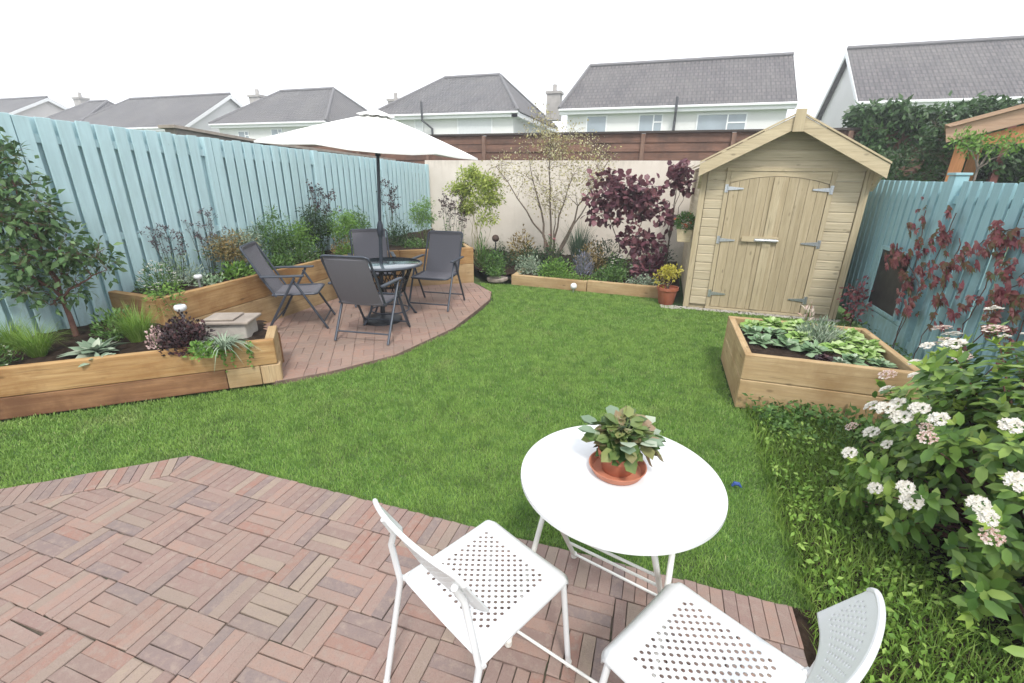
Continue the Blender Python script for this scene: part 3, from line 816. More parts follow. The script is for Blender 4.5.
house('low house with a dark hipped roof partly hidden by the turquoise fence', -50.0, -44.2, 26.4, 34.2, 5.0, 7.35, 'hip', 'hip', M['roof_dark'], M['render_white'], chimneys=((-50.3, 31.0, 7.7, .9),), inset=2.2)
house('pale gabled house at the far left edge of the skyline', -70, -53.4, 26.2, 34.0, 5.75, 7.85, 'hip', 'gable', M['roof_smooth'], M['render_pink'])

# ------------------------------------------------------------ raised beds
def board_wall(name, p0, p1, z0, z1, th, mat, parent, inward=1, bev=.008):
    """sleeper standing from p0 to p1, its outer face on that line, thickness to the left (inward=1)"""
    dx, dy = p1[0] - p0[0], p1[1] - p0[1]; L = math.hypot(dx, dy)
    a, b = (0, th) if inward == 1 else (-th, 0)
    o = MB().box((0, a, z0), (L, b, z1)).build(name, mat, parent, bevel=bev)
    px, py, pz = parent.location if parent else (0, 0, 0)
    o.location = (p0[0] - px, p0[1] - py, 0); o.rotation_euler = (0, 0, math.atan2(dy, dx)); return o
def soil(poly, z, parent, seed):
    """uneven soil sheet filling a polygon (local to parent)"""
    g = rng(seed); xs = [p[0] for p in poly]; ys = [p[1] for p in poly]
    step = .055; X, Y = np.meshgrid(np.arange(min(xs), max(xs) + step, step), np.arange(min(ys), max(ys) + step, step), indexing='ij')
    Z = z + .012 * np.sin(X * 9 + seed) * np.cos(Y * 7) + g.normal(0, .007, X.shape)
    nx, ny = X.shape; V = np.stack([X, Y, Z], -1).reshape(-1, 3) - np.array(parent.location)
    f = []
    for i in range(nx - 1):
        for j in range(ny - 1):
            cx_, cy_ = X[i, j] + step / 2, Y[i, j] + step / 2
            if in_poly(np.array([cx_]), np.array([cy_]), poly)[0]: f.append((i * ny + j, (i + 1) * ny + j, (i + 1) * ny + j + 1, i * ny + j + 1))
    me = bpy.data.meshes.new('soil'); me.from_pydata([tuple(q) for q in V], [], f); me.materials.append(M['soil'])
    me.polygons.foreach_set('use_smooth', [True] * len(f))
    return link(bpy.data.objects.new('soil', me), parent)
# near left bed
b1 = thing('raised_bed', 'long low sleeper bed with grasses and a small tree beside the lawn on the left', 'raised bed', (-3.9, 2.2, 0))
P0 = (-5.14, 1.03); P1 = (-3.04, 2.83)
d1 = Vector((P1[0] - P0[0], P1[1] - P0[1])).normalized(); n1 = Vector((-d1.y, d1.x))
mid = (P0[0] + d1.x * 2.37, P0[1] + d1.y * 2.37)
board_wall('sleeper', P0, P1, .155, .375, .06, M['sleeper'], b1)
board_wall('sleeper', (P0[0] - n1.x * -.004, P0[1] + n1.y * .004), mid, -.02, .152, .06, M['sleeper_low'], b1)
board_wall('sleeper', (mid[0] + d1.x * .004, mid[1] + d1.y * .004), (P1[0] - d1.x * .14, P1[1] - d1.y * .14), -.02, .152, .06, M['sleeper_pale'], b1)
board_wall('sleeper', (P1[0] - d1.x * .136, P1[1] - d1.y * .136), (P1[0] + d1.x * .02, P1[1] + d1.y * .02), -.02, .150, .09, M['endgrain'], b1)
e0 = (P1[0] - d1.x * .002 + n1.x * .064, P1[1] + n1.y * .064)
board_wall('sleeper', (P1[0] + n1.x * .064, P1[1] + n1.y * .064), (P1[0] + n1.x * .45, P1[1] + n1.y * .45), .0, .37, .075, M['sleeper_pale'], b1)
board_wall('sleeper', (P1[0] + n1.x * .46 + .02, P1[1] + n1.y * .46), (-4.38, 3.02), -.02, .30, .06, M['sleeper_low'], b1)
soil([(P0[0] - .04, P0[1] + .02), (P0[0] + d1.x * 2.7 + n1.x * .055, P0[1] + d1.y * 2.7 + n1.y * .055), (P1[0] + n1.x * .05 - d1.x * .03, P1[1] + n1.y * .05), (-3.62, 3.30), (-4.40, 2.95), (-5.16, 2.95)], .33, b1, 1)
# raised bed along the fence
b2 = thing('raised_bed', 'tall sleeper bed curving behind the reclining chairs and glass table', 'raised bed', (-4.8, 5, 0))
B2 = [(-5.14, 2.93), (-4.40, 2.90), (-4.45, 5.50), (-3.92, 6.33), (-2.97, 7.09), (-2.97 - .45, 7.09 + .62)]
zt2 = [.59, .59, .59, .585, .57, .56]
for i in range(5):
    z2 = zt2[i]
    mats = (M['sleeper'], M['sleeper_pale'])
    board_wall('sleeper', B2[i], B2[i + 1], .315, z2, .07, M['sleeper'] if i < 4 else M['sleeper_pale'], b2)
    board_wall('sleeper', B2[i], B2[i + 1], -.02, .312, .067, M['sleeper_pale'] if i % 2 else M['sleeper'], b2)
soil([(-5.16, 2.98), (-4.46, 2.96), (-4.50, 5.52), (-3.96, 6.38), (-3.0, 7.13), (-3.4, 7.75), (-5.16, 9.8)], .545, b2, 2)
# back bed
b3 = thing('raised_bed', 'low sleeper edged bed full of shrubs in front of the cream wall', 'raised bed', (-1.2, 7.2, 0))
board_wall('sleeper', (-2.33, 7.19), (-1.05, 7.13), -.02, .155, .09, M['sleeper_pale'], b3)
board_wall('sleeper', (-1.04, 7.13), (.10, 7.07), -.02, .165, .09, M['sleeper_pale'], b3)
board_wall('sleeper', (-2.36, 7.9), (-2.33, 7.29), -.02, .15, .09, M['sleeper_pale'], b3)
soil([(-2.32, 7.26), (.10, 7.14), (.36, 7.14), (.36, 9.84), (-5.14, 9.84), (-3.3, 7.8), (-2.9, 7.3), (-2.34, 7.3)], .125, b3, 3)
# vegetable planter
b4 = thing('raised_planter', 'square sleeper planter full of lettuces beside the right fence', 'planter', (1.25, 4.2, 0))
px0, px1, py0, py1 = .72, 1.88, 3.65, 4.76
for k, (z0, z1) in enumerate(((-.02, .228), (.231, .44))):
    e = .0 if k == 0 else .0
    board_wall('sleeper', (px0 + .0, py0), (px1, py0), z0, z1, .055, M['sleeper_pale'], b4)
    board_wall('sleeper', (px1, py0 + .058), (px1, py1 - .058), z0, z1, .055, M['sleeper_pale'], b4)
    board_wall('sleeper', (px1, py1), (px0, py1), z0, z1, .055, M['sleeper_pale'], b4)
    board_wall('sleeper', (px0, py1 - .058), (px0, py0 + .058), z0, z1, .055, M['sleeper_pale'], b4)
soil([(px0 + .05, py0 + .05), (px1 - .05, py0 + .05), (px1 - .05, py1 - .05), (px0 + .05, py1 - .05)], .385, b4, 4)

# ------------------------------------------------------------ shed
sh = thing('garden_shed', 'pale timber apex shed with double doors at the end of the lawn', 'shed', (1.33, 6.73, 0))
SX0, SX1, SY0, SY1 = .415, 2.275, 6.73, 9.1
EZ, AZ = 1.87, 2.36; SM = (SX0 + SX1) / 2
D0, D1, DZ = .755, 1.865, 1.755
sl_ = (AZ - EZ) / (SM - SX0)
def zroof(x): return AZ - abs(x - SM) * sl_
# siding: shiplap boards, the front in two strips and the gable above
mb = MB(); g = rng(50); bp_ = .118; z = .05
def shiplap(mb, xa, xb, y, z, h, dep=.016):
    mb.add([(xa, y, z), (xb, y, z), (xb, y, z + h * .8), (xa, y, z + h * .8), (xa, y + dep * .6, z + h - .001), (xb, y + dep * .6, z + h - .001), (xa, y + .02, z), (xb, y + .02, z), (xa, y + .02, z + h - .001), (xb, y + .02, z + h - .001)],
           [(0, 1, 2, 3), (3, 2, 5, 4), (0, 6, 7, 1), (4, 5, 9, 8), (0, 3, 4, 8, 6), (1, 7, 9, 5, 2), (6, 8, 9, 7)])
while z < 1.80:
    h = min(bp_, 1.82 - z)
    shiplap(mb, SX0 + .07, D0 - .005, SY0 + g.normal(0, .0008), z, h); shiplap(mb, D1 + .005, SX1 - .07, SY0 + g.normal(0, .0008), z, h)
    z += bp_
zg = z
while z < AZ - .05:
    hw = (AZ - z - .03) / sl_
    h = min(bp_, AZ - z - .02)
    hw2 = max(.03, (AZ - z - h - .02) / sl_)
    shiplap(mb, max(SX0 + .02, SM - min(hw, 1)), min(SX1 - .02, SM + min(hw, 1)), SY0 + .004, z, h)
    z += bp_
mb.build('front_siding', M['shed_h'], sh)
# side walls (boards run along y): built as x-boards and turned
for sx, rzz in ((SX0, -PI / 2), (SX1, PI / 2)):
    mb = MB(); z = .05; Ls = SY1 - SY0 - .04
    while z < EZ - .03:
        shiplap(mb, 0, Ls, 0, z, min(bp_, EZ - z)); z += bp_
    o = mb.build('side_siding', M['shed_h'], sh)
    if rzz < 0: o.location = (sx, SY1 - .02, 0)
    else: o.location = (sx, SY0 + .02, 0)
    o.rotation_euler = (0, 0, rzz)
MB().box((SX0 + .03, SY1 - .03, .04), (SX1 - .03, SY1, EZ)).build('back_wall', M['shed_h'], sh)
MB().prism([(SX0 + .03, EZ + .003), (SX1 - .03, EZ + .003), (SM, AZ - .04)], 'y', SY1 - .03, SY1).build('back_gable', M['shed_h'], sh)
for xx in (SX0 - .012, SX1 - .062):
    MB().box((xx, SY0 - .022, .0), (xx + .074, SY0 + .05, EZ - .03)).build('corner_post', M['shed_trim'], sh, bevel=.003)
MB().box((SX0 + .02, SY0 + .03, -.04), (SX1 - .02, SY1 - .03, .045)).build('floor_bearer', M['shed_trim_x'], sh)
# door frame
MB().box((D0 - .055, SY0 - .020, .03), (D0 - .003, SY0 + .012, DZ + .05)).build('door_frame', M['shed_trim'], sh, bevel=.002)
MB().box((D1 + .003, SY0 - .020, .03), (D1 + .055, SY0 + .012, DZ + .05)).build('door_frame', M['shed_trim'], sh, bevel=.002)
MB().box((D0 - .055, SY0 - .022, DZ + .053), (D1 + .055, SY0 + .012, DZ + .095)).build('door_frame', M['shed_trim_x'], sh, bevel=.002)
MB().box((D0 - .06, SY0 - .03, .0), (D1 + .06, SY0 + .02, .028)).build('threshold', M['shed_trim_x'], sh)
xm = (D0 + D1) / 2; W2 = (D1 - D0) / 2
def ztop(x): return DZ - .0 - .085 * ((x - xm) / W2) ** 2 - .01
# arch piece over the doors
arch = [(xm - W2 + i * W2 * 2 / 14, ztop(xm - W2 + i * W2 * 2 / 14) + .006) for i in range(15)]
MB().prism(arch + [(D1, DZ + .05), (D0, DZ + .05)], 'y', SY0 - .012, SY0 + .01).build('door_arch', M['shed_trim_x'], sh)
for s, (xa, xb) in (('l', (D0 + .003, xm - .002)), ('r', (xm + .002, D1 - .003))):
    mb = MB(); nbd = 5; wbd = (xb - xa) / nbd; gg = rng(60 + ord(s))
    for k in range(nbd):
        a = xa + k * wbd + .0015; b = a + wbd - .003; yo = SY0 - .014 + gg.normal(0, .0008)
        pl = [(a, .035), (b, .035), (b, ztop(b)), (a, ztop(a))]
        mb.prism(pl, 'y', yo, yo + .016)
    dr = mb.build('door', M['shed_v'], sh, bevel=.0015)
    for zz in (1.60, .95, .22):
        if s == 'l': hx = D0 - .05; sg = 1
        else: hx = D1 + .05; sg = -1
        hm = MB()
        y_ = SY0 - .0225
        hm.box((min(hx, hx + sg * .03), y_ - .004, zz - .05), (max(hx, hx + sg * .03), y_, zz + .05))
        pl = [(hx + sg * .031, zz - .025), (hx + sg * .22, zz - .008), (hx + sg * .22, zz + .008), (hx + sg * .031, zz + .025)]
        if sg < 0: pl = pl[::-1]
        hm.prism(pl, 'y', y_ - .004, y_)
        hm.tube([(hx + sg * .032, y_ - .005, zz - .05), (hx + sg * .032, y_ - .005, zz + .05)], .008, 8)
        hm.build('hinge', M['galv'], dr)
MB().box((xm - .055, SY0 - .034, .04), (xm + .045, SY0 - .018, ztop(xm) - .004)).build('cover_strip', M['shed_trim'], sh, bevel=.002)
MB().box((xm - .31, SY0 - .052, .945), (xm + .12, SY0 - .036, 1.015)).build('latch_board', M['shed_trim_x'], sh, bevel=.003)
lt = MB().box((xm - .16, SY0 - .060, .955), (xm + .10, SY0 - .054, .99)).tube([(xm - .15, SY0 - .064, .972), (xm + .12, SY0 - .064, .972)], .007, 8).tube([(xm - .02, SY0 - .064, .972), (xm - .02, SY0 - .095, .972)], .005, 6).tube([(xm - .02, SY0 - .095, .972), (xm + .05, SY0 - .10, .968)], .006, 6)
lt.build('latch', M['galv'], sh)
# roof with deep front overhang
RO = .26; ext = .035
for s in (-1, 1):
    ex = SM + s * (SM - SX0 + ext); ez = zroof(ex)
    pl = [(SM, AZ + .02), (ex, ez + .02), (ex, ez + .045), (SM, AZ + .048)]
    if s > 0: pl = pl[::-1]
    MB().prism(pl, 'y', SY0 - RO + .028, SY1 + .1).build('roof', M['shed_trim_x'], sh)
    pl = [(SM + s * .003, AZ - .09), (ex + s * .03, ez - .115), (ex + s * .03, ez + .035), (SM + s * .003, AZ + .062)]
    if s > 0: pl = pl[::-1]
    MB().prism(pl, 'y', SY0 - RO, SY0 - RO + .024).build('bargeboard', M['shed_trim_x'], sh, bevel=.003)
    pl = [(SM + s * .003, AZ + .068), (ex + s * .035, ez + .041), (ex + s * .035, ez + .062), (SM + s * .003, AZ + .09)]
    if s > 0: pl = pl[::-1]
    MB().prism(pl, 'y', SY0 - RO - .012, SY0 - RO + .02).build('barge_cap', M['shed_trim_x'], sh, bevel=.002)
    # bracket under the eaves
    bx = SM + s * (SM - SX0 + .01)
    MB().prism([(SY0 - .025, EZ - .28), (SY0 - .025, EZ - .04), (SY0 - RO + .03, EZ - .04), (SY0 - RO + .03, EZ - .09)], 'x', min(bx, bx + s * .035), max(bx, bx + s * .035)).build('bracket', M['shed_trim_x'], sh, bevel=.003)
MB().box((SM - .055, SY0 - RO - .028, AZ - .13), (SM + .055, SY0 - RO - .013, AZ + .11)).build('finial', M['shed_trim'], sh, bevel=.004)
rel(sh)
for o in [x_ for x_ in C.objects if x_.parent == sh]:
    pass

# ------------------------------------------------------------ mirror on right fence
mr = thing('wall_mirror', 'framed dark mirror hanging on the teal fence beside the shed', 'mirror', (RX - .06, 6.04, .3))
xa = RX - .105
fr = MB()
for (a, b) in (((5.66, .30), (6.42, .34)), ((5.66, .97), (6.42, 1.01)), ((5.66, .34), (5.70, .97)), ((6.38, .34), (6.42, .97))):
    fr.box((xa, a[0], a[1]), (xa + .03, b[0], b[1]))
fr.build('frame', M['teal_right'], mr, bevel=.003)
MB().box((xa + .008, 5.70, .34), (xa + .022, 6.38, .97)).build('glass', M['mirror'], mr)
rel(mr)

# ------------------------------------------------------------ beyond the right fence
gz = thing('garden_shelter', 'orange timber shelter roof peeking over the right fence', 'shelter', (3.2, 7.5, 0))
ya = 7.5
pr = MB().prism([(3.22, 2.17), (5.4, 2.80), (5.4, 2.98), (3.18, 2.33)], 'y', ya, ya + .04).build('fascia_board', M['pink_wood'], gz, bevel=.004)
MB().prism([(3.22, 2.342), (5.4, 2.99), (5.4, 3.02), (3.16, 2.372)], 'y', ya - .04, ya + 2.2).build('roof', M['pink_wood'], gz)
MB().prism([(3.5, 2.14), (5.4, 2.14), (5.4, 2.78), (3.52, 2.24)], 'y', ya + .05, ya + .09).build('gable_board', M['orange_wood'], gz)
for xx, yy in ((3.32, ya + .12), (3.5, ya + 2.0), (5.3, ya + .12), (5.3, ya + 2.0)):
    MB().box((xx, yy, -.05), (xx + .13, yy + .13, 2.2)).build('post', M['orange_wood'], gz, bevel=.004)
rel(gz); gz.rotation_euler = (0, 0, R(-24))

# ------------------------------------------------------------ white bistro set
def arc_pts(pts, n=6):
    """round the inner corners of a polyline"""
    pts = [Vector(p) for p in pts]; out = [pts[0]]
    for i in range(1, len(pts) - 1):
        a, b, c = pts[i - 1], pts[i], pts[i + 1]
        r = min((a - b).length, (c - b).length) * .35; r = min(r, .05)
        s = b + (a - b).normalized() * r; e = b + (c - b).normalized() * r
        for k in range(n + 1):
            t = k / n; out.append(s.lerp(b, t).lerp(b.lerp(e, t), t))
    out.append(pts[-1]); return out
def perforated(fn, nu, nv, u0, u1, v0, v1, hr, mb):
    """grid of cells mapped by fn(u,v)->(x,y,z); every other cell carries an eight sided hole"""
    idx = {}
    def P(u, v):
        k = (round(u, 5), round(v, 5))
        if k not in idx: idx[k] = len(vv); vv.append(fn(u, v))
        return idx[k]
    vv = []; ff = []
    du, dv = (u1 - u0) / nu, (v1 - v0) / nv
    for i in range(nu):
        for j in range(nv):
            a, b = u0 + i * du, v0 + j * dv
            q = [P(a, b), P(a + du / 2, b), P(a + du, b), P(a + du, b + dv / 2), P(a + du, b + dv), P(a + du / 2, b + dv), P(a, b + dv), P(a, b + dv / 2)]
            if (i + j) % 2 == 0:
                cu, cv = a + du / 2, b + dv / 2; h = []
                for k in range(8):
                    an = -3 * PI / 4 + k * PI / 4
                    h.append(P(cu + math.cos(an) * hr * du, cv + math.sin(an) * hr * dv))
                for k in range(8): ff.append((q[k], q[(k + 1) % 8], h[(k + 1) % 8], h[k]))
            else: ff.append(tuple(q))
    mb.add(vv, ff)
def sheet(fn, us, vs_, mb):
    n = len(vs_); v = [fn(u, w_) for u in us for w_ in vs_]
    f = [(i * n + j, (i + 1) * n + j, (i + 1) * n + j + 1, i * n + j + 1) for i in range(len(us) - 1) for j in range(n - 1)]
    mb.add(v, f)
def metal_chair(label):
    t = thing('metal_chair', label, 'chair', (0, 0, 0), 0, None)
    hw, hd = .205, .21
    # seat: flat perforated middle, rolled over the front edge, rounded outline
    def sf(u, v):      # u,v in -1..1
        x, y = u * hw, v * hd
        z = .452 - .006 * (1 - u * u) - .004 * (1 - v * v)
        ed = max(abs(u), abs(v))
        # rounded corners
        k = math.hypot(u, v); lim = 1.27
        if abs(u) > .80 and abs(v) > .80:
            du_, dv_ = abs(u) - .8, abs(v) - .8; d_ = math.hypot(du_, dv_)
            m_ = max(du_, dv_)
            if d_ > 1e-6:
                s_ = m_ / d_; x = math.copysign((.8 + du_ * s_) * hw, u); y = math.copysign((.8 + dv_ * s_) * hd, v)
        if v > .8: z -= .035 * ((v - .8) / .2) ** 2
        if v < -.8: z -= .012 * ((-v - .8) / .2) ** 2
        if abs(u) > .86: z -= .022 * ((abs(u) - .86) / .14) ** 2
        return (x, y, z)
    mb = MB()
    perforated(sf, 20, 19, -.72, .72, -.70, .62, .45, mb)
    A = [-1, -.96, -.92, -.86, -.8, -.72]; B = [.72, .8, .86, .92, .96, 1]
    VL = [-1, -.95, -.9, -.8, -.70]; VH = [.62, .7, .8, .85, .9, .95, 1]
    mids = [-.72 + 1.44 * i / 40 for i in range(41)]; midv = [-.70 + 1.32 * i / 38 for i in range(39)]
    sheet(sf, A, VL + midv[1:-1] + VH, mb); sheet(sf, B, VL + midv[1:-1] + VH, mb)
    sheet(sf, mids, VL, mb); sheet(sf, mids, VH, mb)
    s = mb.build('seat', M['white_metal'], t); s.data.polygons.foreach_set('use_smooth', [True] * len(s.data.polygons))
    wd = s.modifiers.new('weld', 'WELD'); wd.merge_threshold = .0004
    so = s.modifiers.new('thick', 'SOLIDIFY'); so.thickness = .005; so.offset = -1
    # backrest: a curved perforated band
    def bf_(u, v):
        a = u * 1.02; x = math.sin(a) * .212 / math.sin(1.02); y = -.224 - (math.cos(a) - math.cos(1.02)) * .09 - v * .040
        hh = .092 * (1 - .20 * max(0, (abs(u) - .75) / .25) ** 2)
        z = .722 + v * hh - .028 * u * u
        return (x, y - .0, z)
    mb = MB(); perforated(bf_, 32, 9, -.86, .86, -.62, .62, .24, mb)
    us = [-.86 + 1.72 * i / 64 for i in range(65)]
    sheet(bf_, us, [-1, -.94, -.8, -.62], mb); sheet(bf_, us, [.62, .8, .94, 1], mb)
    vv_ = [-1, -.94, -.8] + [-.62 + 1.24 * i / 18 for i in range(19)] + [.8, .94, 1]
    sheet(bf_, [-1, -.97, -.93, -.86], vv_, mb); sheet(bf_, [.86, .93, .97, 1], vv_, mb)
    s = mb.build('backrest', M['white_metal'], t); s.data.polygons.foreach_set('use_smooth', [True] * len(s.data.polygons))
    wd = s.modifiers.new('weld', 'WELD'); wd.merge_threshold = .0004
    so = s.modifiers.new('thick', 'SOLIDIFY'); so.thickness = .006; so.offset = 0
    MB().tube([bf_(-1 + i / 20, 1) for i in range(41)], .0075, 8).build('top_rim', M['white_metal'], t, smooth=True)
    # legs
    for sx in (-1, 1):
        lg = MB().tube(arc_pts([(sx * .10, .165, .425), (sx * .186, .175, .43), (sx * .205, .215, 0.006)]), .0105, 10).build('leg', M['white_metal'], t, smooth=True)
        MB().tube([(sx * .205, .2155, 0), (sx * .2048, .215, .02)], .0125, 10).build('foot', M['rubber'], lg)
        bl = MB().tube([(sx * .205, -.300, 0.006), (sx * .20, -.212, .42), (sx * .192, -.236, .60), tuple(Vector(bf_(sx * .74, -.5)) + Vector((0, -.012, 0))), tuple(Vector(bf_(sx * .74, .25)) + Vector((0, -.011, 0)))], .0105, 10).build('leg', M['white_metal'], t, smooth=True)
        MB().tube([(sx * .205, -.3005, 0), (sx * .2048, -.297, .02)], .0125, 10).build('foot', M['rubber'], bl)
    MB().tube(arc_pts([(-.212, -.205, .425), (-.16, -.185, .43), (.16, -.185, .43), (.212, -.205, .425)]), .009, 8).build('seat_rail', M['white_metal'], t, smooth=True)
    for sx in (-1, 1): MB().tube([(sx * .186, .17, .43), (sx * .20, -.2, .425)], .008, 8).build('seat_rail', M['white_metal'], t, smooth=True)
    return t
def face(v): return math.atan2(v[1], v[0]) - PI / 2
c1 = metal_chair('white perforated metal chair left of the bistro table, back towards the patio')
c1.location = (-.425, 1.088, 0); c1.rotation_euler = (0, 0, face((.45, .89)))
c2 = copy_tree(c1); c2['label'] = 'white perforated metal chair at the bottom edge, right of the other white one'
c2.location = (.245, 1.01, 0); c2.rotation_euler = (0, 0, face((-.86, .51)))
c1['group'] = c2['group'] = 'white metal bistro chairs'

bt = thing('bistro_table', 'round white metal table holding the potted begonia', 'table', (-.042, 1.41, 0))
TR = .352
MB().lathe([(0, .712), (TR - .03, .712), (TR - .008, .7125), (TR, .708), (TR + .001, .695), (TR - .004, .690), (TR - .012, .693), (TR - .02, .704), (0, .704)], 96).build('tabletop', M['white_metal'], bt, smooth=True)
def W(p): return (p[0] + .042, p[1] - 1.41, p[2])
fa = {'A': [(-.22, 1.70, .012), (-.26, 1.22, .692), (.08, 1.13, .692), (.18, 1.58, .012)], 'B': [(-.38, 1.19, .012), (-.28, 1.57, .692), (.17, 1.45, .692), (.14, 1.03, .012)]}
for k_, p_ in fa.items():
    for a, b_ in ((p_[0], p_[1]), (p_[3], p_[2])):
        l = MB().tube([W(a), W(b_)], .0105, 10).build('leg', M['cream_metal'], bt, smooth=True)
        MB().tube([W((a[0], a[1], 0)), W((a[0], a[1], .022))], .014, 10).build('foot', M['rubber'], l)
    def lp(t): return [tuple(np.array(p_[0]) * (1 - t) + np.array(p_[1]) * t), tuple(np.array(p_[3]) * (1 - t) + np.array(p_[2]) * t)]
    ts = (.03, .30, .50, .97) if k_ == 'A' else (.07, .97)
    for t in ts: q = lp(t); MB().tube([W(q[0]), W(q[1])], .006 if t < .9 else .009, 8).build('crossbar', M['cream_metal'], bt, smooth=True)

# potted begonia on the table
PX, PY = -.055, 1.425
fp = thing('potted_plant', 'bronze leaved begonia in a terracotta pot on the white table', 'plant', (PX, PY, .713))
MB().lathe([(0, .001), (.072, .001), (.088, .004), (.099, .026), (.102, .030), (.098, .031), (.084, .010), (0, .009)], 48).build('saucer', M['terracotta_pale'], fp, smooth=True)
MB().lathe([(0, .011), (.050, .011), (.054, .012), (.066, .066), (.073, .068), (.074, .090), (.068, .090), (.067, .076), (0, .075)], 40).build('pot', M['terracotta'], fp, smooth=True)
g = rng(70); n = 210
a = g.uniform(0, 2 * PI, n); el_ = g.uniform(.12, 1.4, n); rr = g.uniform(.05, .12, n)
D = np.stack([np.cos(a) * np.cos(el_), np.sin(a) * np.cos(el_), np.sin(el_)], 1)
Pq = np.array([.012, .022, .088]) + D * rr[:, None] * np.array([.85, .85, .95])
D2 = unit(D + np.stack([np.cos(a), np.sin(a), np.full(n, -.3)], 1) * .8 + g.normal(0, .25, (n, 3)))
beg = leafmat('begonia', [(.04, .085, .028), (.09, .15, .045), (.20, .24, .08), (.28, .20, .13)], .3, .12)
LL = g.uniform(.032, .062, n)
leaves('foliage', Pq, D2, D + np.array([0, 0, .6]) + g.normal(0, .35, (n, 3)), LL, LL * .85, beg, fp, .4, .4, 'round')
n = 16; a = g.uniform(0, 2 * PI, n); D = np.stack([np.cos(a), np.sin(a), g.uniform(.3, .7, n)], 1)
leaves('foliage', np.array([0, .015, .105]) + D * .09, D, np.array([[0, 0, 1.]] * n) + D * .3, .062, .055, LF['silver'], fp, .15, .3, 'round')
mb = MB()
for k in range(14):
    aa = g.uniform(0, 2 * PI); r_ = g.uniform(.04, .09); mb.tube([(0, 0, .09), (math.cos(aa) * r_ * .5, math.sin(aa) * r_ * .5, .15), (math.cos(aa) * r_, math.sin(aa) * r_, .19)], .0025, 5)
mb.build('stem', M['stem'], fp)

# ------------------------------------------------------------ reclining sling chairs, glass table, parasol
def sling_chair(label, sc=1.):
    t = thing('folding_chair', label, 'chair', (0, 0, 0), 0, 'grey folding garden chairs round the glass table')
    hw = .255; fm = M['frame_grey']
    def seatp(v): return (v, .415 + .018 * ((v - .02) / .25) ** 2 + (-.03 * max(0, (v - .2) / .07) ** 2))
    mb = MB(); vv = [(-.22 + i * .047) for i in range(11)]
    sheet(lambda u, v: (u * (hw - .02), v, seatp(v)[1] - .012 * (1 - u * u)), [-1, -.7, -.35, 0, .35, .7, 1], vv, mb)
    s = mb.build('seat', M['sling'], t, smooth=False); so = s.modifiers.new('t', 'SOLIDIFY'); so.thickness = .006
    B0 = (-.20, .40); B1 = (-.46, .955)
    def bp_(u, k):
        y = B0[0] + (B1[0] - B0[0]) * k; z = B0[1] + (B1[1] - B0[1]) * k
        return (u * (hw - .02), y - .018 * math.sin(k * PI) - .012 * (1 - u * u) + .02 * (k > .93) * (k - .93) / .07, z)
    mb = MB(); sheet(bp_, [-1, -.7, -.35, 0, .35, .7, 1], [i / 14 for i in range(15)], mb)
    s = mb.build('backrest', M['sling'], t); so = s.modifiers.new('t', 'SOLIDIFY'); so.thickness = .006
    fr = MB()
    fr.tube(arc_pts([(-hw, -.18, .40), (-hw, B1[0], B1[1]), (hw, B1[0], B1[1]), (hw, -.18, .40)]), .0125, 8)
    fr.build('back_frame', fm, t, smooth=True)
    sf_ = MB().tube(arc_pts([(-hw, -.22, .42), (-hw, .255, .42), (hw, .255, .42), (hw, -.22, .42)]), .0125, 8)
    sf_.build('seat_frame', fm, t, smooth=True)
    for sx in (-1, 1):
        x_ = sx * (hw + .025)
        MB().tube([(x_, .02, .60), (x_, .33, .01)], .0135, 8).build('leg', fm, t, smooth=True)
        x2 = sx * (hw + .052)
        MB().tube([(x2, .05, .62), (x2, -.31, .01)], .0145, 8).build('leg', fm, t, smooth=True)
        MB().box((min(x_, x_ + sx * .028) - .012, -.30, .625), (max(x_, x_ + sx * .028) + .012, .15, .648)).build('armrest', fm, t, bevel=.008)
    MB().tube([(-hw - .025, .29, .085), (hw + .025, .29, .085)], .0095, 8).build('stretcher', fm, t, smooth=True)
    MB().tube([(-hw - .05, -.255, .105), (hw + .05, -.255, .105)], .0095, 8).build('stretcher', fm, t, smooth=True)
    return t
s1 = sling_chair('grey sling folding chair set apart on the left, against the timber bed')
s1.location = (-4.02, 4.22, 0); s1.rotation_euler = (0, 0, face((.86, .50)))
for lb, (x, y), fc in (('dark grey folding chair seen from behind, in front of the glass table', (-2.97, 4.16), (-.12, 1)),
                       ('grey sling folding chair right of the glass table, facing the camera', (-2.90, 5.56), (.10, -1)),
                       ('grey folding chair standing behind the parasol pole', (-3.82, 5.45), (.60, -.80))):
    q = copy_tree(s1); q['label'] = lb; q.location = (x, y, 0); q.rotation_euler = (0, 0, face(fc))
TX, TY = -3.12, 4.74
gt = thing('glass_table', 'round dark glass garden table under the cream parasol', 'table', (TX, TY, 0))
MB().lathe([(.03, .705), (.40, .705), (.41, .700), (.40, .694), (.03, .694)], 64).build('tabletop', M['glass'], gt, smooth=True)
MB().lathe([(.395, .712), (.42, .708), (.425, .695), (.415, .685), (.395, .690)], 64).build('rim', M['frame_grey'], gt, smooth=True)
for k in range(4):
    a = PI / 4 + k * PI / 2 + .35
    pts = [(.36, .69), (.33, .60), (.25, .45), (.22, .32), (.27, .16), (.36, .02), (.385, .006)]
    MB().tube([(math.cos(a) * r_, math.sin(a) * r_, z_) for r_, z_ in pts], .014, 8).build('leg', M['frame_grey'], gt, smooth=True)
mb = MB()
for k in range(16):
    a = k * PI / 8
    for tw in (-1, 1):
        mb.tube([(math.cos(a + tw * .5 * i / 6) * (.30 - .12 * (i / 6)), math.sin(a + tw * .5 * i / 6) * (.30 - .12 * (i / 6)), .66 - .30 * i / 6) for i in range(7)], .006, 5)
for r_, z_ in ((.30, .66), (.24, .51), (.18, .36)):
    mb.tube([(math.cos(k * PI / 12) * r_, math.sin(k * PI / 12) * r_, z_) for k in range(25)], .008, 6)
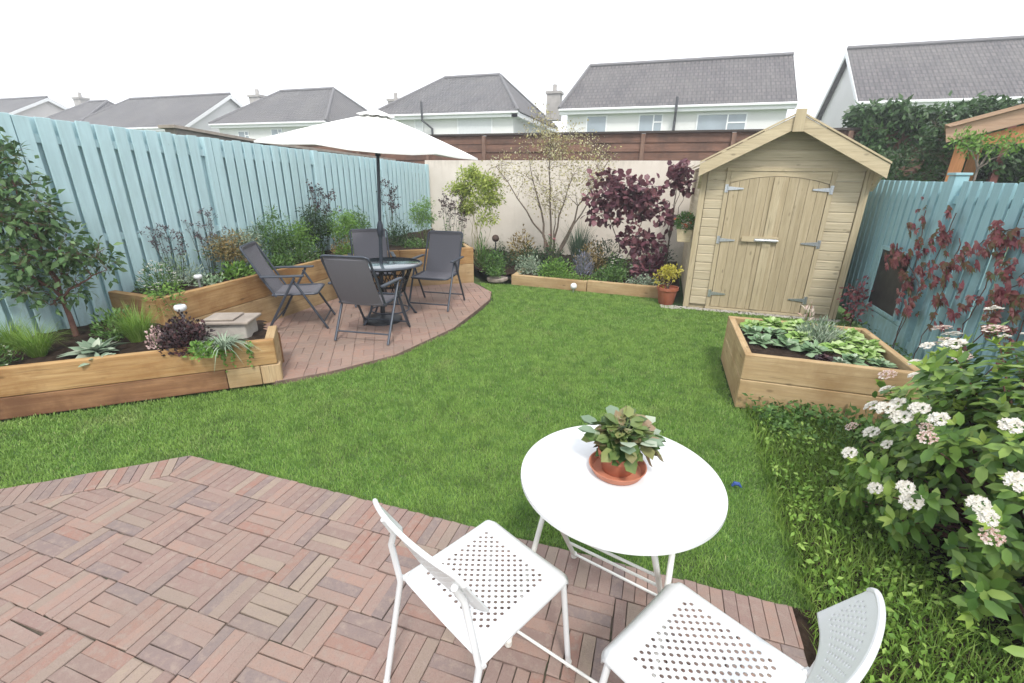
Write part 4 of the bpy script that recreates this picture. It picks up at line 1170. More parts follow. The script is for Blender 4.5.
mb.build('lattice_basket', M['black_metal'], gt)
mb = MB()
mb.tube([(math.cos(k * PI / 12) * .23, math.sin(k * PI / 12) * .23, .13) for k in range(25)], .009, 6).build('lower_ring', M['frame_grey'], gt, smooth=True)
# parasol
pr_ = thing('parasol', 'open cream parasol over the glass table', 'parasol', (-3.19, 4.66, 0))
top = Vector((.11, .06, 2.36))
def pl_(z): return (top.x * z / 2.36, top.y * z / 2.36, z)
MB().lathe([(0, .075), (.03, .075), (.06, .068), (.19, .05), (.235, .03), (.24, .0), (0, 0)], 40).build('base', M['black_metal'], pr_, smooth=True)
MB().tube([pl_(.06), pl_(.40)], .030, 12).build('base_tube', M['black_metal'], pr_, smooth=True)
MB().tube([pl_(.1), pl_(1.15)], .0215, 12).tube([pl_(1.12), pl_(2.30)], .0185, 12).build('pole', M['frame_grey'], pr_, smooth=True)
MB().tube([pl_(1.02), pl_(1.05), pl_(1.10), pl_(1.16), pl_(1.20)], [.024, .034, .038, .034, .022], 12).build('crank_housing', M['frame_grey'], pr_, smooth=True)
MB().tube([pl_(1.1), (pl_(1.1)[0] + .05, pl_(1.1)[1] - .02, 1.1), (pl_(1.1)[0] + .055, pl_(1.1)[1] - .02, 1.03)], .007, 6).build('crank_handle', M['frame_grey'], pr_, smooth=True)
cor = [(-.82, -.57, 2.02), (.57, -.82, 1.90), (.82, .57, 1.90), (-.57, .82, 2.0)]
cr = 1.11
cpts = [Vector((top.x + c_[0] * cr * (1.12 if i == 0 else 1), top.y + c_[1] * cr * (1.12 if i == 0 else 1), c_[2])) for i, c_ in enumerate(cor)]
# canopy: four corner ribs and four edge ribs, cloth sagging a little between
rim = []
for i in range(4):
    a, b_ = cpts[i], cpts[(i + 1) % 4]
    rim += [a, a.lerp(b_, .25) + Vector((0, 0, .004)), a.lerp(b_, .5) + Vector((0, 0, .025)) + (a.lerp(b_, .5) - top).normalized() * -.01, a.lerp(b_, .75) + Vector((0, 0, .004))]
apx = Vector((top.x, top.y, 2.335))
def can(u, k, lift=0):
    i0 = int(u) % 16; i1 = (i0 + 1) % 16; f = u - int(u); e = rim[i0].lerp(rim[i1], f)
    p = apx.lerp(e, k)
    # sag between the eight ribs
    ph = (u / 2) % 1; sg = math.sin(ph * PI) * .018 * math.sin(min(1, k) * PI)
    return (p.x, p.y, p.z - sg + .012 * math.sin(k * PI) + lift)
mb = MB(); us = [i / 4 for i in range(65)]; sheet(lambda u, k: can(u, k), us, [.10, .2, .35, .5, .65, .8, .9, 1], mb)
cn = mb.build('canopy', M['cover_cream'], pr_); cn.data.polygons.foreach_set('use_smooth', [True] * len(cn.data.polygons))
wd = cn.modifiers.new('w', 'WELD'); wd.merge_threshold = .0005
so = cn.modifiers.new('t', 'SOLIDIFY'); so.thickness = .003
mb = MB(); sheet(lambda u, k: can(u, k, .035 - .02 * k), us, [.0, .06, .12, .17], mb)
v_ = mb.build('vent_cap', M['cover_cream'], pr_); so = v_.modifiers.new('t', 'SOLIDIFY'); so.thickness = .003
mb = MB(); sheet(lambda u, k: (can(u, 1)[0], can(u, 1)[1], can(u, 1)[2] - k * .016), us, [0, .5, 1], mb)
v_ = mb.build('hem', M['cover_cream'], cn); so = v_.modifiers.new('t', 'SOLIDIFY'); so.thickness = .002
for i in range(8):
    e = can(i * 2, .985); MB().tube([(apx.x, apx.y, apx.z - .02), (can(i * 2, .5)[0], can(i * 2, .5)[1], can(i * 2, .5)[2] - .014), (e[0], e[1], e[2] - .012)], .006, 6).build('rib', M['frame_grey'], pr_)
    q = can(i * 2, .5); h_ = pl_(1.93); MB().tube([h_, (q[0], q[1], q[2] - .016)], .005, 6).build('strut', M['frame_grey'], pr_)
MB().tube([pl_(1.90), pl_(1.96)], .03, 12).build('hub', M['black_metal'], pr_, smooth=True)
MB().lathe([(0, 2.43), (.018, 2.42), (.022, 2.40), (.012, 2.37), (.012, 2.34), (0, 2.33)], 16, (top.x, top.y)).build('finial', M['cover_cream'], pr_, smooth=True)

# ------------------------------------------------------------ plants: builders
def cluster_cloud(g, cl, per, rad, up=.2):
    P = []; D = []
    for c in cl:
        d = unit(g.normal(size=(per, 3)))
        P.append(np.array(c) + d * (g.random((per, 1)) ** .5) * rad); D.append(d)
    P = np.concatenate(P); D = np.concatenate(D); D[:, 2] += up
    return P, unit(D)
def woody(name, label, cat, base, crowns, ncl, per, crad, leafL, leafW, mat, bark, tr=.02, trunk_h=None, stems=1, seed=0, shape='oval', up=.1, group=None, tips=True, stem_spread=.05, droop=.25, bare=.0, inner=.0):
    """trunk, limbs and twigs reaching leaf clusters spread through the crown ellipsoids [(centre, radii, weight)]"""
    g = rng(seed); t = thing(name, label, cat, base, 0, group); b = np.array(base, float)
    wts = np.array([c[2] if len(c) > 2 else 1 for c in crowns], float); wts /= wts.sum()
    cl = []
    for i in range(ncl):
        c = crowns[g.choice(len(crowns), p=wts)]
        q, _ = ell(g, 1, np.array(c[0]) - b, c[1], .45); cl.append(q[0])
    cl = np.array(cl)
    # trunk or stems, then mains towards far parts of the crown, then limbs and twigs off the mains
    th_ = trunk_h if trunk_h is not None else .3
    nm = stems if stems > 1 else 5
    tg = [cl[np.argmax(np.linalg.norm(cl - cl.mean(0), axis=1))]]
    while len(tg) < min(nm, len(cl)):
        dd = np.min([np.linalg.norm(cl - q, axis=1) for q in tg], axis=0); tg.append(cl[np.argmax(dd)])
    mbt = MB(); nodes = []
    fork = Vector((cl.mean(0)[0] * .2, cl.mean(0)[1] * .2, th_))
    if stems == 1: mbt.tube([(0, 0, -.03), (fork.x * .4 + g.normal(0, .008), fork.y * .4, th_ * .5), fork], [tr * 1.15, tr * .92, tr * .8], 8)
    for k, q in enumerate(tg):
        e = Vector(q)
        if stems > 1:
            a = 2 * PI * k / nm + g.uniform(-.4, .4); s0 = Vector((math.cos(a) * stem_spread * .35, math.sin(a) * stem_spread * .35, -.03)); r0 = tr * g.uniform(.55, .8)
            c1_ = Vector((e.x * .22 + math.cos(a) * stem_spread, e.y * .22 + math.sin(a) * stem_spread, e.z * .38))
        else:
            s0 = fork; r0 = tr * .6; c1_ = s0.lerp(e, .4) + Vector((0, 0, (e - s0).length * .12))
        N_ = 9; pts = []
        for i_ in range(N_):
            t_ = i_ / (N_ - 1); p = s0.lerp(c1_, t_).lerp(c1_.lerp(e, t_), t_)
            w_ = .009 * math.sin(t_ * PI) * (1 + (e - s0).length); pts.append(p + Vector((g.normal(0, w_), g.normal(0, w_), g.normal(0, w_ * .5))))
        mbt.tube(pts, [r0 * (1 - .8 * i_ / (N_ - 1)) for i_ in range(N_)], 7)
        for i_ in range(2, N_): nodes.append((pts[i_], r0 * (1 - .8 * i_ / (N_ - 1))))
    mbt.build('trunk', bark, t, smooth=True)
    mbl = MB()
    for q in cl:
        e = Vector(q)
        s, rr_ = min(nodes, key=lambda nd_: (e - nd_[0]).length + max(0, nd_[0].z - e.z + .02) * 1.5)
        L_ = (e - s).length
        if L_ > .01:
            m1 = s.lerp(e, .4) + Vector((g.normal(0, .07) * L_, g.normal(0, .07) * L_, L_ * .08)); m2 = s.lerp(e, .75) + Vector((g.normal(0, .06) * L_, g.normal(0, .06) * L_, L_ * .03))
            rb = min(rr_ * .6, tr * .3); mbl.tube([s, m1, m2, e], [rb, rb * .75, rb * .5, rb * .25], 5, cap=False)
        else: m2 = s; rb = tr * .2
        for _ in range(4):
            d = Vector(rdir(g, 1, .2)[0]) * crad; mbl.tube([e.lerp(m2, g.random() * .5), e + d * .5 + Vector((0, 0, crad * .1)), e + d * .9], [tr * .07, tr * .05, tr * .03], 4, cap=False)
    mbl.build('branch', bark, t)
    P, D = cluster_cloud(g, cl, per, crad, up)
    if bare:
        k = g.random(len(P)) > bare; P, D = P[k], D[k]
    n = len(P); LL = leafL * g.uniform(.6, 1.25, n)
    leaves('foliage', P, unit(D + g.normal(0, .5, (n, 3))), rdir(g, n, 1.0), LL, LL * leafW, mat, t, .2, droop, shape)
    return t
def mound(name, label, cat, base, r, h, n, L, Wr, mat, seed=0, shape='oval', extra=None, stemmat=None, parent=None, up=.5, group=None):
    g = rng(seed); t = thing(name, label, cat, base, 0, group)
    d = unit(np.abs(g.normal(size=(n, 3))) * np.sign(g.normal(size=(n, 3)))); d[:, 2] = np.abs(d[:, 2])
    lump = 1 + .22 * np.sin(d[:, 0] * 6 + seed) * np.cos(d[:, 1] * 5 + seed * 2)
    q = g.random((n, 1)) ** .4 * lump[:, None]
    P = d * q * np.array([r[0], r[1], h]); D = unit(d + np.array([0, 0, up]) + g.normal(0, .4, (n, 3)))
    LL = L * g.uniform(.6, 1.2, n)
    leaves('foliage', P, D, d + np.array([0, 0, .7]), LL, LL * Wr, mat, t, .2, .25, shape)
    mb = MB()
    for k in range(10):
        dd = d[k]; e = P[k]; mb.tube([(e[0] * .15, e[1] * .15, -.02), (e[0] * .6, e[1] * .6, e[2] * .6), tuple(e)], [.005, .004, .002], 5, cap=False)
    mb.build('stem', stemmat or M['stem'], t)
    if extra:
        nm, m2, n2, L2, W2_, zz = extra
        d2 = unit(g.normal(size=(n2, 3))); d2[:, 2] = np.abs(d2[:, 2]) + .15; d2 = unit(d2)
        P2 = d2 * np.array([r[0], r[1], h]) * g.uniform(.92, 1.08, (n2, 1)) + np.array([0, 0, zz])
        # each blossom is a few petals round a point
        k = 5; PP = np.repeat(P2, k, 0); an = np.tile(np.arange(k) * 2 * PI / k, n2) + np.repeat(g.uniform(0, 2, n2), k)
        DD = np.stack([np.cos(an), np.sin(an), np.full(n2 * k, .45)], 1) + g.normal(0, .1, (n2 * k, 3))
        leaves(nm, PP, DD, np.array([[0, 0, 1.]] * (n2 * k)), L2, L2 * W2_, m2, t, .1, .1)
    return t
def tuft(name, label, cat, base, r, L, n, wdt, mat, seed=0, bend=.6, spread=.5, group=None, plume=None):
    g = rng(seed); t = thing(name, label, cat, base, 0, group)
    a = g.uniform(0, 2 * PI, n); q = g.random(n) ** .5
    P = np.stack([np.cos(a) * r * q, np.sin(a) * r * q, np.full(n, -.01)], 1)
    aa = a + g.normal(0, .4, n); tl = spread * (q * .8 + .2) * g.uniform(.5, 1.2, n)
    D = np.stack([np.cos(aa) * tl, np.sin(aa) * tl, np.ones(n)], 1)
    blades('foliage', P, D, L * g.uniform(.55, 1.1, n), wdt, mat, t, 4, bend * g.uniform(.4, 1.2, n), g)
    if plume:
        m2, n2 = plume; a = g.uniform(0, 2 * PI, n2); D = np.stack([np.cos(a) * spread, np.sin(a) * spread, np.full(n2, 1.2)], 1)
        blades('plume', np.zeros((n2, 3)), D, L * g.uniform(.9, 1.25, n2), wdt * .8, m2, t, 4, .5, g)
    return t
def wisp(label, base, h, n, mat, seed, head=.015, spread=.12, headmat=None, group=None, name='flower_stem', cat='plant', leafn=6):
    """tall thin stems with dark flower heads"""
    g = rng(seed); t = thing(name, label, cat, base, 0, group); mb = MB(); HP = []; LP = []
    for k in range(n):
        a = g.uniform(0, 2 * PI); r_ = spread * g.random() ** .5; hh = h * g.uniform(.7, 1.05)
        p0 = Vector((math.cos(a) * r_ * .3, math.sin(a) * r_ * .3, -.01)); p1 = Vector((math.cos(a) * r_, math.sin(a) * r_, hh))
        m_ = p0.lerp(p1, .5) + Vector((g.normal(0, .015), g.normal(0, .015), 0)); mb.tube([p0, m_, p1], [.004, .003, .0018], 5, cap=False)
        for b_ in range(4):
            s = m_.lerp(p1, g.uniform(.2, 1)); e = s + Vector((g.normal(0, .045), g.normal(0, .045), g.uniform(.03, .09))); mb.tube([s, e], [.002, .0012], 4, cap=False); HP.append(e)
        HP.append(p1)
        for _ in range(leafn): LP.append(p0.lerp(p1, g.uniform(.05, .6)))
    mb.build('stem', M['stem_dark'] if headmat else M['stem'], t)
    HP = np.array([tuple(v) for v in HP]); k = 9; PP = np.repeat(HP, k, 0); n_ = len(PP)
    leaves('foliage', PP + g.normal(0, head * .5, (n_, 3)), rdir(g, n_, .2), rdir(g, n_, .5), head, head * .6, headmat or mat, t)  # the flower heads of every stem, joined in one mesh
    if LP:
        LP = np.array([tuple(v) for v in LP]); n_ = len(LP); leaves('foliage', LP, rdir(g, n_, .3, .5), rdir(g, n_, 1), .06, .018, LF['green'], t)
    return t
def rosette(name, label, cat, base, r, n, Wr, mat, seed, h=.5, group=None, shape='round', nm2=False):
    g = rng(seed); t = thing(name, label, cat, base, 0, group)
    i = np.arange(n); a = i * 2.39996 + g.normal(0, .2, n); k = (i + 1) / n
    el_ = (1.35 - .95 * k) * h * 1.9; el_ = np.clip(el_ + g.normal(0, .12, n), .05, 1.45)
    D = np.stack([np.cos(a) * np.cos(el_), np.sin(a) * np.cos(el_), np.sin(el_)], 1)
    LL = r * (.55 + .5 * k) * g.uniform(.85, 1.1, n)
    N = np.stack([-np.cos(a) * np.sin(el_), -np.sin(a) * np.sin(el_), np.cos(el_)], 1)
    P = D * .01; P[:, 2] -= .005
    leaves('foliage', P, D, N + g.normal(0, .3, (n, 3)), LL, LL * Wr, mat, t, -.35, .35, shape)
    if nm2: P2 = P.copy(); P2[:, 2] += .012; D3 = unit(D + g.normal(0, .35, (n, 3)) + np.array([0, 0, .5])); leaves('young_foliage', P2 + D3 * LL[:, None] * .25, D3, N + g.normal(0, .5, (n, 3)), LL * .62, LL * Wr * .6, mat, t, -.5, .45, shape)
    return t

# ------------------------------------------------------------ near left bed
Z1 = .33
woody('small_tree', 'small glossy leaved tree in the near left bed against the turquoise fence', 'tree', (-4.83, 2.42, Z1),
      [((-4.88, 2.38, 1.12), (.30, .34, .34), 3), ((-4.90, 2.36, 1.42), (.27, .28, .30), 2.2), ((-4.66, 2.58, 1.0), (.24, .2, .12), .7), ((-4.88, 2.40, 1.74), (.15, .17, .2), .9), ((-4.88, 2.35, .82), (.24, .28, .2), 1.3)],
      92, 21, .12, .074, .52, LF['photinia'], M['bark_red'], .022, .35, seed=1, up=.05)
tuft('ornamental_grass', 'lime green feathery grass at the left end of the near bed', 'grass', (-4.58, 2.02, Z1), .05, .42, 420, .004, LF['limegrass'], 2, .7, .5)
tuft('ornamental_grass', 'second lime feathery grass in front of the small tree, cut by the photo edge', 'grass', (-4.95, 2.05, Z1), .06, .40, 380, .004, LF['limegrass'], 3, .7, .5)
tuft('ornamental_grass', 'upright lime green feathery grass right of the small tree', 'grass', (-4.18, 2.52, Z1), .06, .46, 520, .004, LF['limegrass'], 4, .6, .42)
rosette('hosta', 'silver green hosta between the two feathery grasses', 'plant', (-4.17, 2.17, Z1), .20, 34, .42, LF['silver'], 5, .55)
rosette('hosta', 'small silver leaved plant at the foot of the silver green hosta', 'plant', (-4.02, 2.10, Z1), .12, 18, .5, LF['silver'], 6, .4)
mound('foliage_plant', 'loose white flecked plant at the left edge of the near bed', 'plant', (-4.62, 1.75, Z1), (.17, .15), .20, 420, .04, .35, LF['green'], 7, extra=('flowers', LF['white'], 26, .012, .6, .0))
mound('foliage_plant', 'pale green leafy plant behind the hosta', 'plant', (-4.42, 2.50, Z1), (.20, .18), .26, 480, .05, .35, LF['green'], 8)
mound('dark_shrub', 'dark burgundy mounded shrub near the right end of the near bed', 'shrub', (-3.60, 2.50, Z1), (.20, .18), .27, 1700, .034, .6, LF['burgundy'], 9)
mound('sedum', 'dusky pink sedum head left of the dark burgundy shrub', 'plant', (-3.80, 2.40, Z1 + .03), (.07, .07), .17, 260, .022, .7, LF['pink'], 10, up=.8)
tuft('spider_plant', 'white striped spider plant on the corner of the near bed', 'plant', (-3.27, 2.55, Z1 + .04), .04, .26, 120, .012, LF['silver'], 11, 1.1, .9)
mound('trailing_plant', 'fresh green plant trailing over the sleeper edge below the burgundy shrub', 'plant', (-3.32, 2.42, Z1 + .02), (.13, .10), .10, 300, .035, .6, LF['bright'], 12)
g = rng(13); P = []; 
for k in range(5):
    s = g.uniform(2.35, 2.62); b_ = np.array([P0[0] + d1.x * s + n1.x * -.012, P0[1] + d1.y * s - n1.y * .012])
    for j in range(26): P.append((b_[0] + g.normal(0, .012), b_[1] + g.normal(0, .006), .39 - j / 26 * g.uniform(.10, .26)))
tr_ = thing('ivy_trail', 'ivy stems hanging down the front of the near bed', 'plant', (-3.3, 2.5, .4))
P = np.array(P) - np.array([-3.3, 2.5, .4]); D = rdir(g, len(P), -.4); D[:, 1] -= .4
leaves('foliage', P, D, np.array([[.6, -.8, .3]] * len(P)), .026, .019, LF['bright'], tr_, .1, .1)
woody('foliage_plant', 'thin airy plant between the lime grass and the tall timber bed', 'plant', (-4.35, 3.0, Z1), [((-4.35, 3.0, .60), (.25, .2, .15), 1)], 14, 26, .07, .045, .3, LF['bright'], M['stem'], .006, .06, 4, 14)
# garden light and stone box
st1 = thing('stone_block', 'squat stone block with a flat slate lid at the end of the near bed', 'stone', (-3.60, 2.93, .30), R(24))
MB().box((-.17, -.12, -.05), (.17, .12, .155)).build('block', M['stone_pale'], st1, bevel=.012)
MB().box((-.20, -.15, .158), (.21, .15, .185)).build('lid', M['stone'], st1, bevel=.008)
MB().box((-.17, -.12, .188), (.08, .10, .205)).build('slab', M['stone'], st1, bevel=.006)
def globe_lamp(name, label, base, h, r):
    t = thing(name, label, 'garden light', base)
    MB().tube([(0, 0, -.02), (0, 0, h)], .012, 10).build('stem', M['galv'], t, smooth=True)
    MB().lathe([(0, h - r * .45), (r * .7, h - r * .45), (r, h - r * .1), (r, h + r * .35), (r * .82, h + r * .62), (r * .4, h + r * .72), (0, h + r * .74)], 28).build('lamp_head', M['white_metal'], t, smooth=True)
    MB().lathe([(0, h + r * .745), (r * .38, h + r * .745), (r * .40, h + r * .79), (0, h + r * .81)], 20).build('cap', M['galv'], t, smooth=True)
globe_lamp('garden_light', 'white mushroom garden light behind the burgundy shrub', (-3.95, 2.76, Z1), .25, .048)
globe_lamp('garden_light', 'small pale garden light among the white daisies in the tall bed', (-4.66, 3.52, .545), .11, .04)
bl_ = thing('ball_light', 'white ball light standing on the lawn before the low back bed', 'garden light', (-1.235, 7.03, 0))
MB().lathe([(0, .0)] + [(.052 * math.sin(PI * k / 14), .085 - .052 * math.cos(PI * k / 14)) for k in range(0, 15)], 24).build('globe', plain('globe', (.75, .73, .74), .25, nscale=25, namt=.12), bl_, smooth=True)
MB().tube([(0, 0, -.02), (0, 0, .05)], .012, 8).build('spike', M['galv'], bl_)

# ------------------------------------------------------------ tall bed along the fence
Z2 = .545
mound('daisy_bush', 'bush of small white daisies at the near end of the tall bed', 'plant', (-4.84, 3.22, Z2), (.20, .17), .30, 700, .05, .2, LF['green'], 20, extra=('flowers', LF['white'], 60, .022, .5, .0))
mound('foliage_plant', 'pale airy plant right of the white daisies', 'plant', (-4.93, 3.55, Z2), (.22, .2), .32, 650, .06, .16, LF['silver'], 21)
mound('foliage_plant', 'small silver grey plant at the front edge of the tall bed', 'plant', (-4.66, 3.66, Z2), (.12, .14), .10, 220, .04, .5, LF['cabbage'], 22)
mound('foliage_plant', 'bright green leafy plant left of the nearest grey chair back', 'plant', (-4.72, 4.05, Z2), (.15, .18), .17, 330, .06, .5, LF['bright'], 23)
woody('shrub', 'rust tinged loose shrub behind the left chair', 'shrub', (-4.92, 4.25, Z2), [((-4.95, 4.25, .85), (.20, .30, .2), 1)], 36, 40, .10, .05, .28, LF['rust'], M['stem'], .008, .1, 5, 24)
wisp('tall thin plant with dark seed heads against the turquoise fence', (-5.0, 3.55, Z2), .62, 9, LF['seed'], 25, .022, .16, LF['seed'])
wisp('tall dark headed stems left of the rust tinged shrub', (-5.0, 3.95, Z2), .70, 8, LF['seed'], 26, .022, .15, LF['seed'])
woody('shrub', 'tall green leafy shrub just right of the left chair back', 'shrub', (-4.95, 4.88, Z2), [((-4.97, 4.85, .98), (.18, .26, .27), 1), ((-4.88, 5.0, .78), (.2, .32, .15), 1)], 52, 42, .09, .055, .24, LF['green'], M['stem'], .008, .1, 6, 27)
mound('foliage_plant', 'white flowered low plant on the edge of the tall bed behind the left chair', 'plant', (-4.72, 5.15, Z2), (.18, .40), .22, 700, .05, .3, LF['green'], 28, extra=('flowers', LF['white'], 34, .016, .6, 0))
woody('shrub', 'dark green upright shrub between the left and the dark chair', 'shrub', (-4.93, 5.72, Z2), [((-4.93, 5.68, .98), (.2, .26, .28), 1)], 46, 44, .09, .05, .3, LF['dark'], M['stem'], .008, .1, 5, 29)
woody('shrub', 'yellow green shrub with rusty flecks behind the dark chair', 'shrub', (-4.72, 6.1, Z2), [((-4.72, 6.05, .95), (.24, .30, .27), 1)], 46, 44, .09, .05, .28, LF['bright'], M['stem'], .008, .1, 6, 30)
mound('foliage_plant', 'rust coloured clump in the middle of the tall bed', 'plant', (-4.62, 5.85, Z2), (.16, .2), .25, 400, .05, .3, LF['rust'], 31)
wisp('dark leaved tall stems behind the dark green upright shrub', (-5.02, 5.95, Z2), 1.0, 9, LF['seed'], 32, .035, .2, LF['burgundy'])
woody('shrub', 'loose grey green shrub between the rust tinged shrub and the tall green one', 'shrub', (-4.98, 4.55, Z2), [((-4.99, 4.55, .82), (.16, .24, .22), 1)], 34, 40, .09, .05, .25, LF['silver'], M['stem'], .007, .1, 5, 128)
woody('shrub', 'fresh green shrub filling the gap before the dark upright shrub', 'shrub', (-4.92, 5.32, Z2), [((-4.93, 5.32, .85), (.18, .24, .24), 1)], 40, 44, .09, .05, .28, LF['bright'], M['stem'], .007, .1, 5, 129)
woody('shrub', 'mid green shrub behind the chair standing by the parasol pole', 'shrub', (-4.85, 6.6, Z2), [((-4.85, 6.6, .88), (.22, .28, .25), 1)], 40, 40, .09, .05, .28, LF['green'], M['stem'], .007, .1, 5, 130)
mound('foliage_plant', 'low green edging plant behind the left chair back', 'plant', (-4.66, 4.62, Z2), (.14, .26), .16, 700, .045, .4, LF['green'], 131)
mound('foliage_plant', 'yellow green low clump at the bend of the tall bed', 'plant', (-4.50, 5.80, Z2), (.14, .2), .18, 600, .045, .35, LF['bright'], 132)
mound('foliage_plant', 'low green plant with white dots beside the parasol pole', 'plant', (-4.35, 6.25, Z2), (.15, .18), .16, 350, .04, .4, LF['bright'], 33, extra=('flowers', LF['white'], 20, .014, .6, 0))
mound('shrub', 'low dark green shrub right of the chair behind the pole', 'shrub', (-4.35, 7.1, Z2), (.26, .25), .42, 1100, .045, .4, LF['dark'], 34)
wisp('tall stems with dark leaves by the parasol pole', (-4.6, 7.25, Z2), 1.0, 9, LF['seed'], 35, .035, .2, LF['burgundy'])
woody('shrub', 'bright green feathery shrub near the far end of the turquoise fence', 'shrub', (-4.15, 7.6, Z2), [((-4.18, 7.6, 1.05), (.22, .24, .27), 1)], 44, 44, .09, .05, .25, LF['bright'], M['stem'], .008, .1, 6, 36)
mound('foliage_plant', 'dark green low plant at the right end of the tall bed', 'plant', (-3.6, 7.35, Z2), (.36, .2), .16, 900, .045, .35, LF['dark'], 37)
mound('foliage_plant', 'mid green leafy filler at the corner of the tall bed', 'plant', (-4.0, 7.0, Z2), (.25, .18), .14, 500, .045, .35, LF['green'], 38, extra=('flowers', LF['white'], 16, .014, .6, 0))
wisp('dark spires in front of the white end of the wall', (-3.72, 7.75, Z2), .85, 9, LF['seed'], 39, .032, .16, LF['burgundy'])

# ------------------------------------------------------------ back bed
Z3 = .13
woody('small_tree', 'lime green light leaved tree at the left of the cream wall', 'tree', (-3.45, 8.45, Z3),
      [((-3.58, 8.5, 1.74), (.22, .2, .10), .7), ((-3.26, 8.5, 1.58), (.30, .25, .10), 1), ((-3.74, 8.5, 1.46), (.28, .25, .10), 1), ((-3.22, 8.45, 1.30), (.34, .25, .10), 1.1), ((-3.62, 8.5, 1.14), (.32, .2, .08), .8), ((-3.3, 8.4, .95), (.25, .2, .10), .5)], 110, 46, .12, .062, .45, LF['lime'], M['cane'], .011, .55, 7, 40, stem_spread=.14)
woody('birch_tree', 'bare looking multi stemmed tree with tiny cream leaves reaching over the brown fence', 'tree', (-1.95, 8.5, Z3),
      [((-2.05, 8.5, 2.35), (.62, .45, .42), 2.2), ((-2.75, 8.5, 1.75), (.35, .3, .4), .9), ((-1.35, 8.5, 1.9), (.38, .35, .5), 1.2), ((-2.0, 8.5, 1.55), (.55, .4, .45), 1.3)],
      80, 56, .26, .036, .8, LF['cream'], M['bark'], .040, .45, 7, 41, stem_spread=.08, bare=.05)
woody('purple_tree', 'spreading purple leaved tree in front of the cream wall', 'tree', (-.55, 8.15, Z3),
      [((-.72, 8.1, 1.50), (.72, .4, .26), 2.9), ((-.95, 8.1, 1.12), (.30, .3, .14), .9), ((-.25, 8.1, 1.15), (.45, .35, .2), 1.0), ((-.35, 8.05, .68), (.42, .3, .16), 1.0)],
      70, 17, .14, .10, .88, LF['purple'], M['bark'], .02, .42, 3, 42, 'round', .0, stem_spread=.05, droop=.4)
woody('purple_tree', 'second purple leaved tree rising beside the shed roof', 'tree', (.12, 8.3, Z3),
      [((.22, 8.2, 1.72), (.16, .25, .22), 1.6), ((.12, 8.2, 1.25), (.14, .25, .2), .7)], 16, 15, .12, .095, .88, LF['purple'], M['bark'], .016, .6, 1, 43, 'round', .0, droop=.4)
tuft('ornamental_grass', 'tall blue green grass clump between the bare tree and the purple tree', 'grass', (-1.42, 8.4, Z3), .09, 1.12, 260, .012, LF['bluegrass'], 44, .5, .26)
def m3(lab, x, y, rx, ry, h, n, L, W_, mt, sd, **k): mound('shrub' if h > .25 else 'foliage_plant', lab, 'shrub' if h > .25 else 'plant', (x, y, Z3), (rx, ry), h, n, L, W_, LF[mt], sd, **k)
m3('variegated pale shrub at the left end of the low back bed', -2.12, 7.55, .26, .22, .32, 800, .045, .45, 'silver', 50)
m3('fresh green mound in the middle left of the low back bed', -1.62, 7.45, .34, .2, .30, 1300, .045, .5, 'bright', 51)
m3('blue grey lavender mound in the middle of the low back bed', -1.22, 7.72, .20, .16, .40, 700, .07, .14, 'lavender', 52, up=1.2)
m3('green mound left of the white flowers in the low back bed', -.72, 7.45, .30, .2, .24, 1000, .045, .5, 'green', 53)
m3('bush with white flowers under the purple tree', -.62, 7.75, .26, .2, .38, 800, .05, .4, 'green', 54, extra=('flowers', LF['white'], 30, .035, .6, .0))
m3('pale edged ground cover by the right end of the low back bed', -.18, 7.28, .26, .12, .16, 600, .035, .5, 'silver', 55)
m3('dark wine coloured plant under the purple tree', -.12, 7.6, .28, .22, .42, 500, .09, .8, 'purple', 56, shape='round')
m3('dark green shrub behind the fresh green mound', -1.85, 8.05, .35, .25, .42, 1100, .05, .4, 'dark', 57)
m3('dark evergreen shrub at the foot of the cream wall', -.95, 8.4, .4, .3, .55, 1200, .055, .4, 'dark', 58)
m3('dark green plant below the hanging iron ball', -2.85, 8.1, .34, .28, .38, 900, .05, .4, 'dark', 59)
m3('leafy green plant tumbling beside the right end of the tall bed', -2.72, 7.45, .20, .24, .36, 700, .055, .5, 'green', 60)
m3('low bright green plant on the edge of the seating area', -2.62, 7.18, .15, .14, .13, 320, .045, .6, 'green', 61)
m3('strappy green plant right of the lime tree', -3.08, 7.75, .14, .14, .55, 300, .13, .12, 'green', 62, up=1.5)
m3('bronze leaved shrub left of the bare tree', -2.55, 8.5, .26, .22, .62, 500, .07, .5, 'rust', 63)
m3('low pale flowering edge plant along the back sleepers', -1.35, 7.25, .5, .07, .10, 700, .03, .5, 'bright', 64)
m3('mid green bushy plant in front of the cream wall left of the lime tree', -4.2, 8.7, .4, .3, .5, 900, .055, .4, 'green', 68)
m3('bronze tinged shrub behind the lavender mound', -1.15, 8.15, .3, .2, .5, 700, .06, .45, 'rust', 69)
m3('deep green filler shrub behind the variegated shrub', -2.25, 8.0, .3, .25, .42, 900, .05, .4, 'dark', 70)
m3('dark green shrub filling the corner behind the purple tree', .0, 8.7, .3, .4, .5, 900, .055, .4, 'dark', 65)
wisp('dark red spires left of the lime tree', (-3.75, 8.3, Z3), 1.25, 8, LF['seed'], 66, .035, .14, LF['burgundy'])
mound('red_flowers', 'few red blooms at the foot of the bare tree', 'plant', (-1.92, 8.25, Z3 + .3), (.1, .1), .28, 120, .04, .5, LF['green'], 67, extra=('flowers', LF['red'], 7, .05, .7, .02))
ib = thing('iron_ball', 'rusty brown ball ornament on a stem among the back bed plants', 'ornament', (-2.98, 8.2, Z3))
MB().lathe([(  .068 * math.sin(PI * k / 14), .48 - .068 * math.cos(PI * k / 14)) for k in range(15)], 24).build('ball', plain('rust_ball', (.06, .035, .025), .8, nscale=20, namt=.4, bmp=.6), ib, smooth=True)
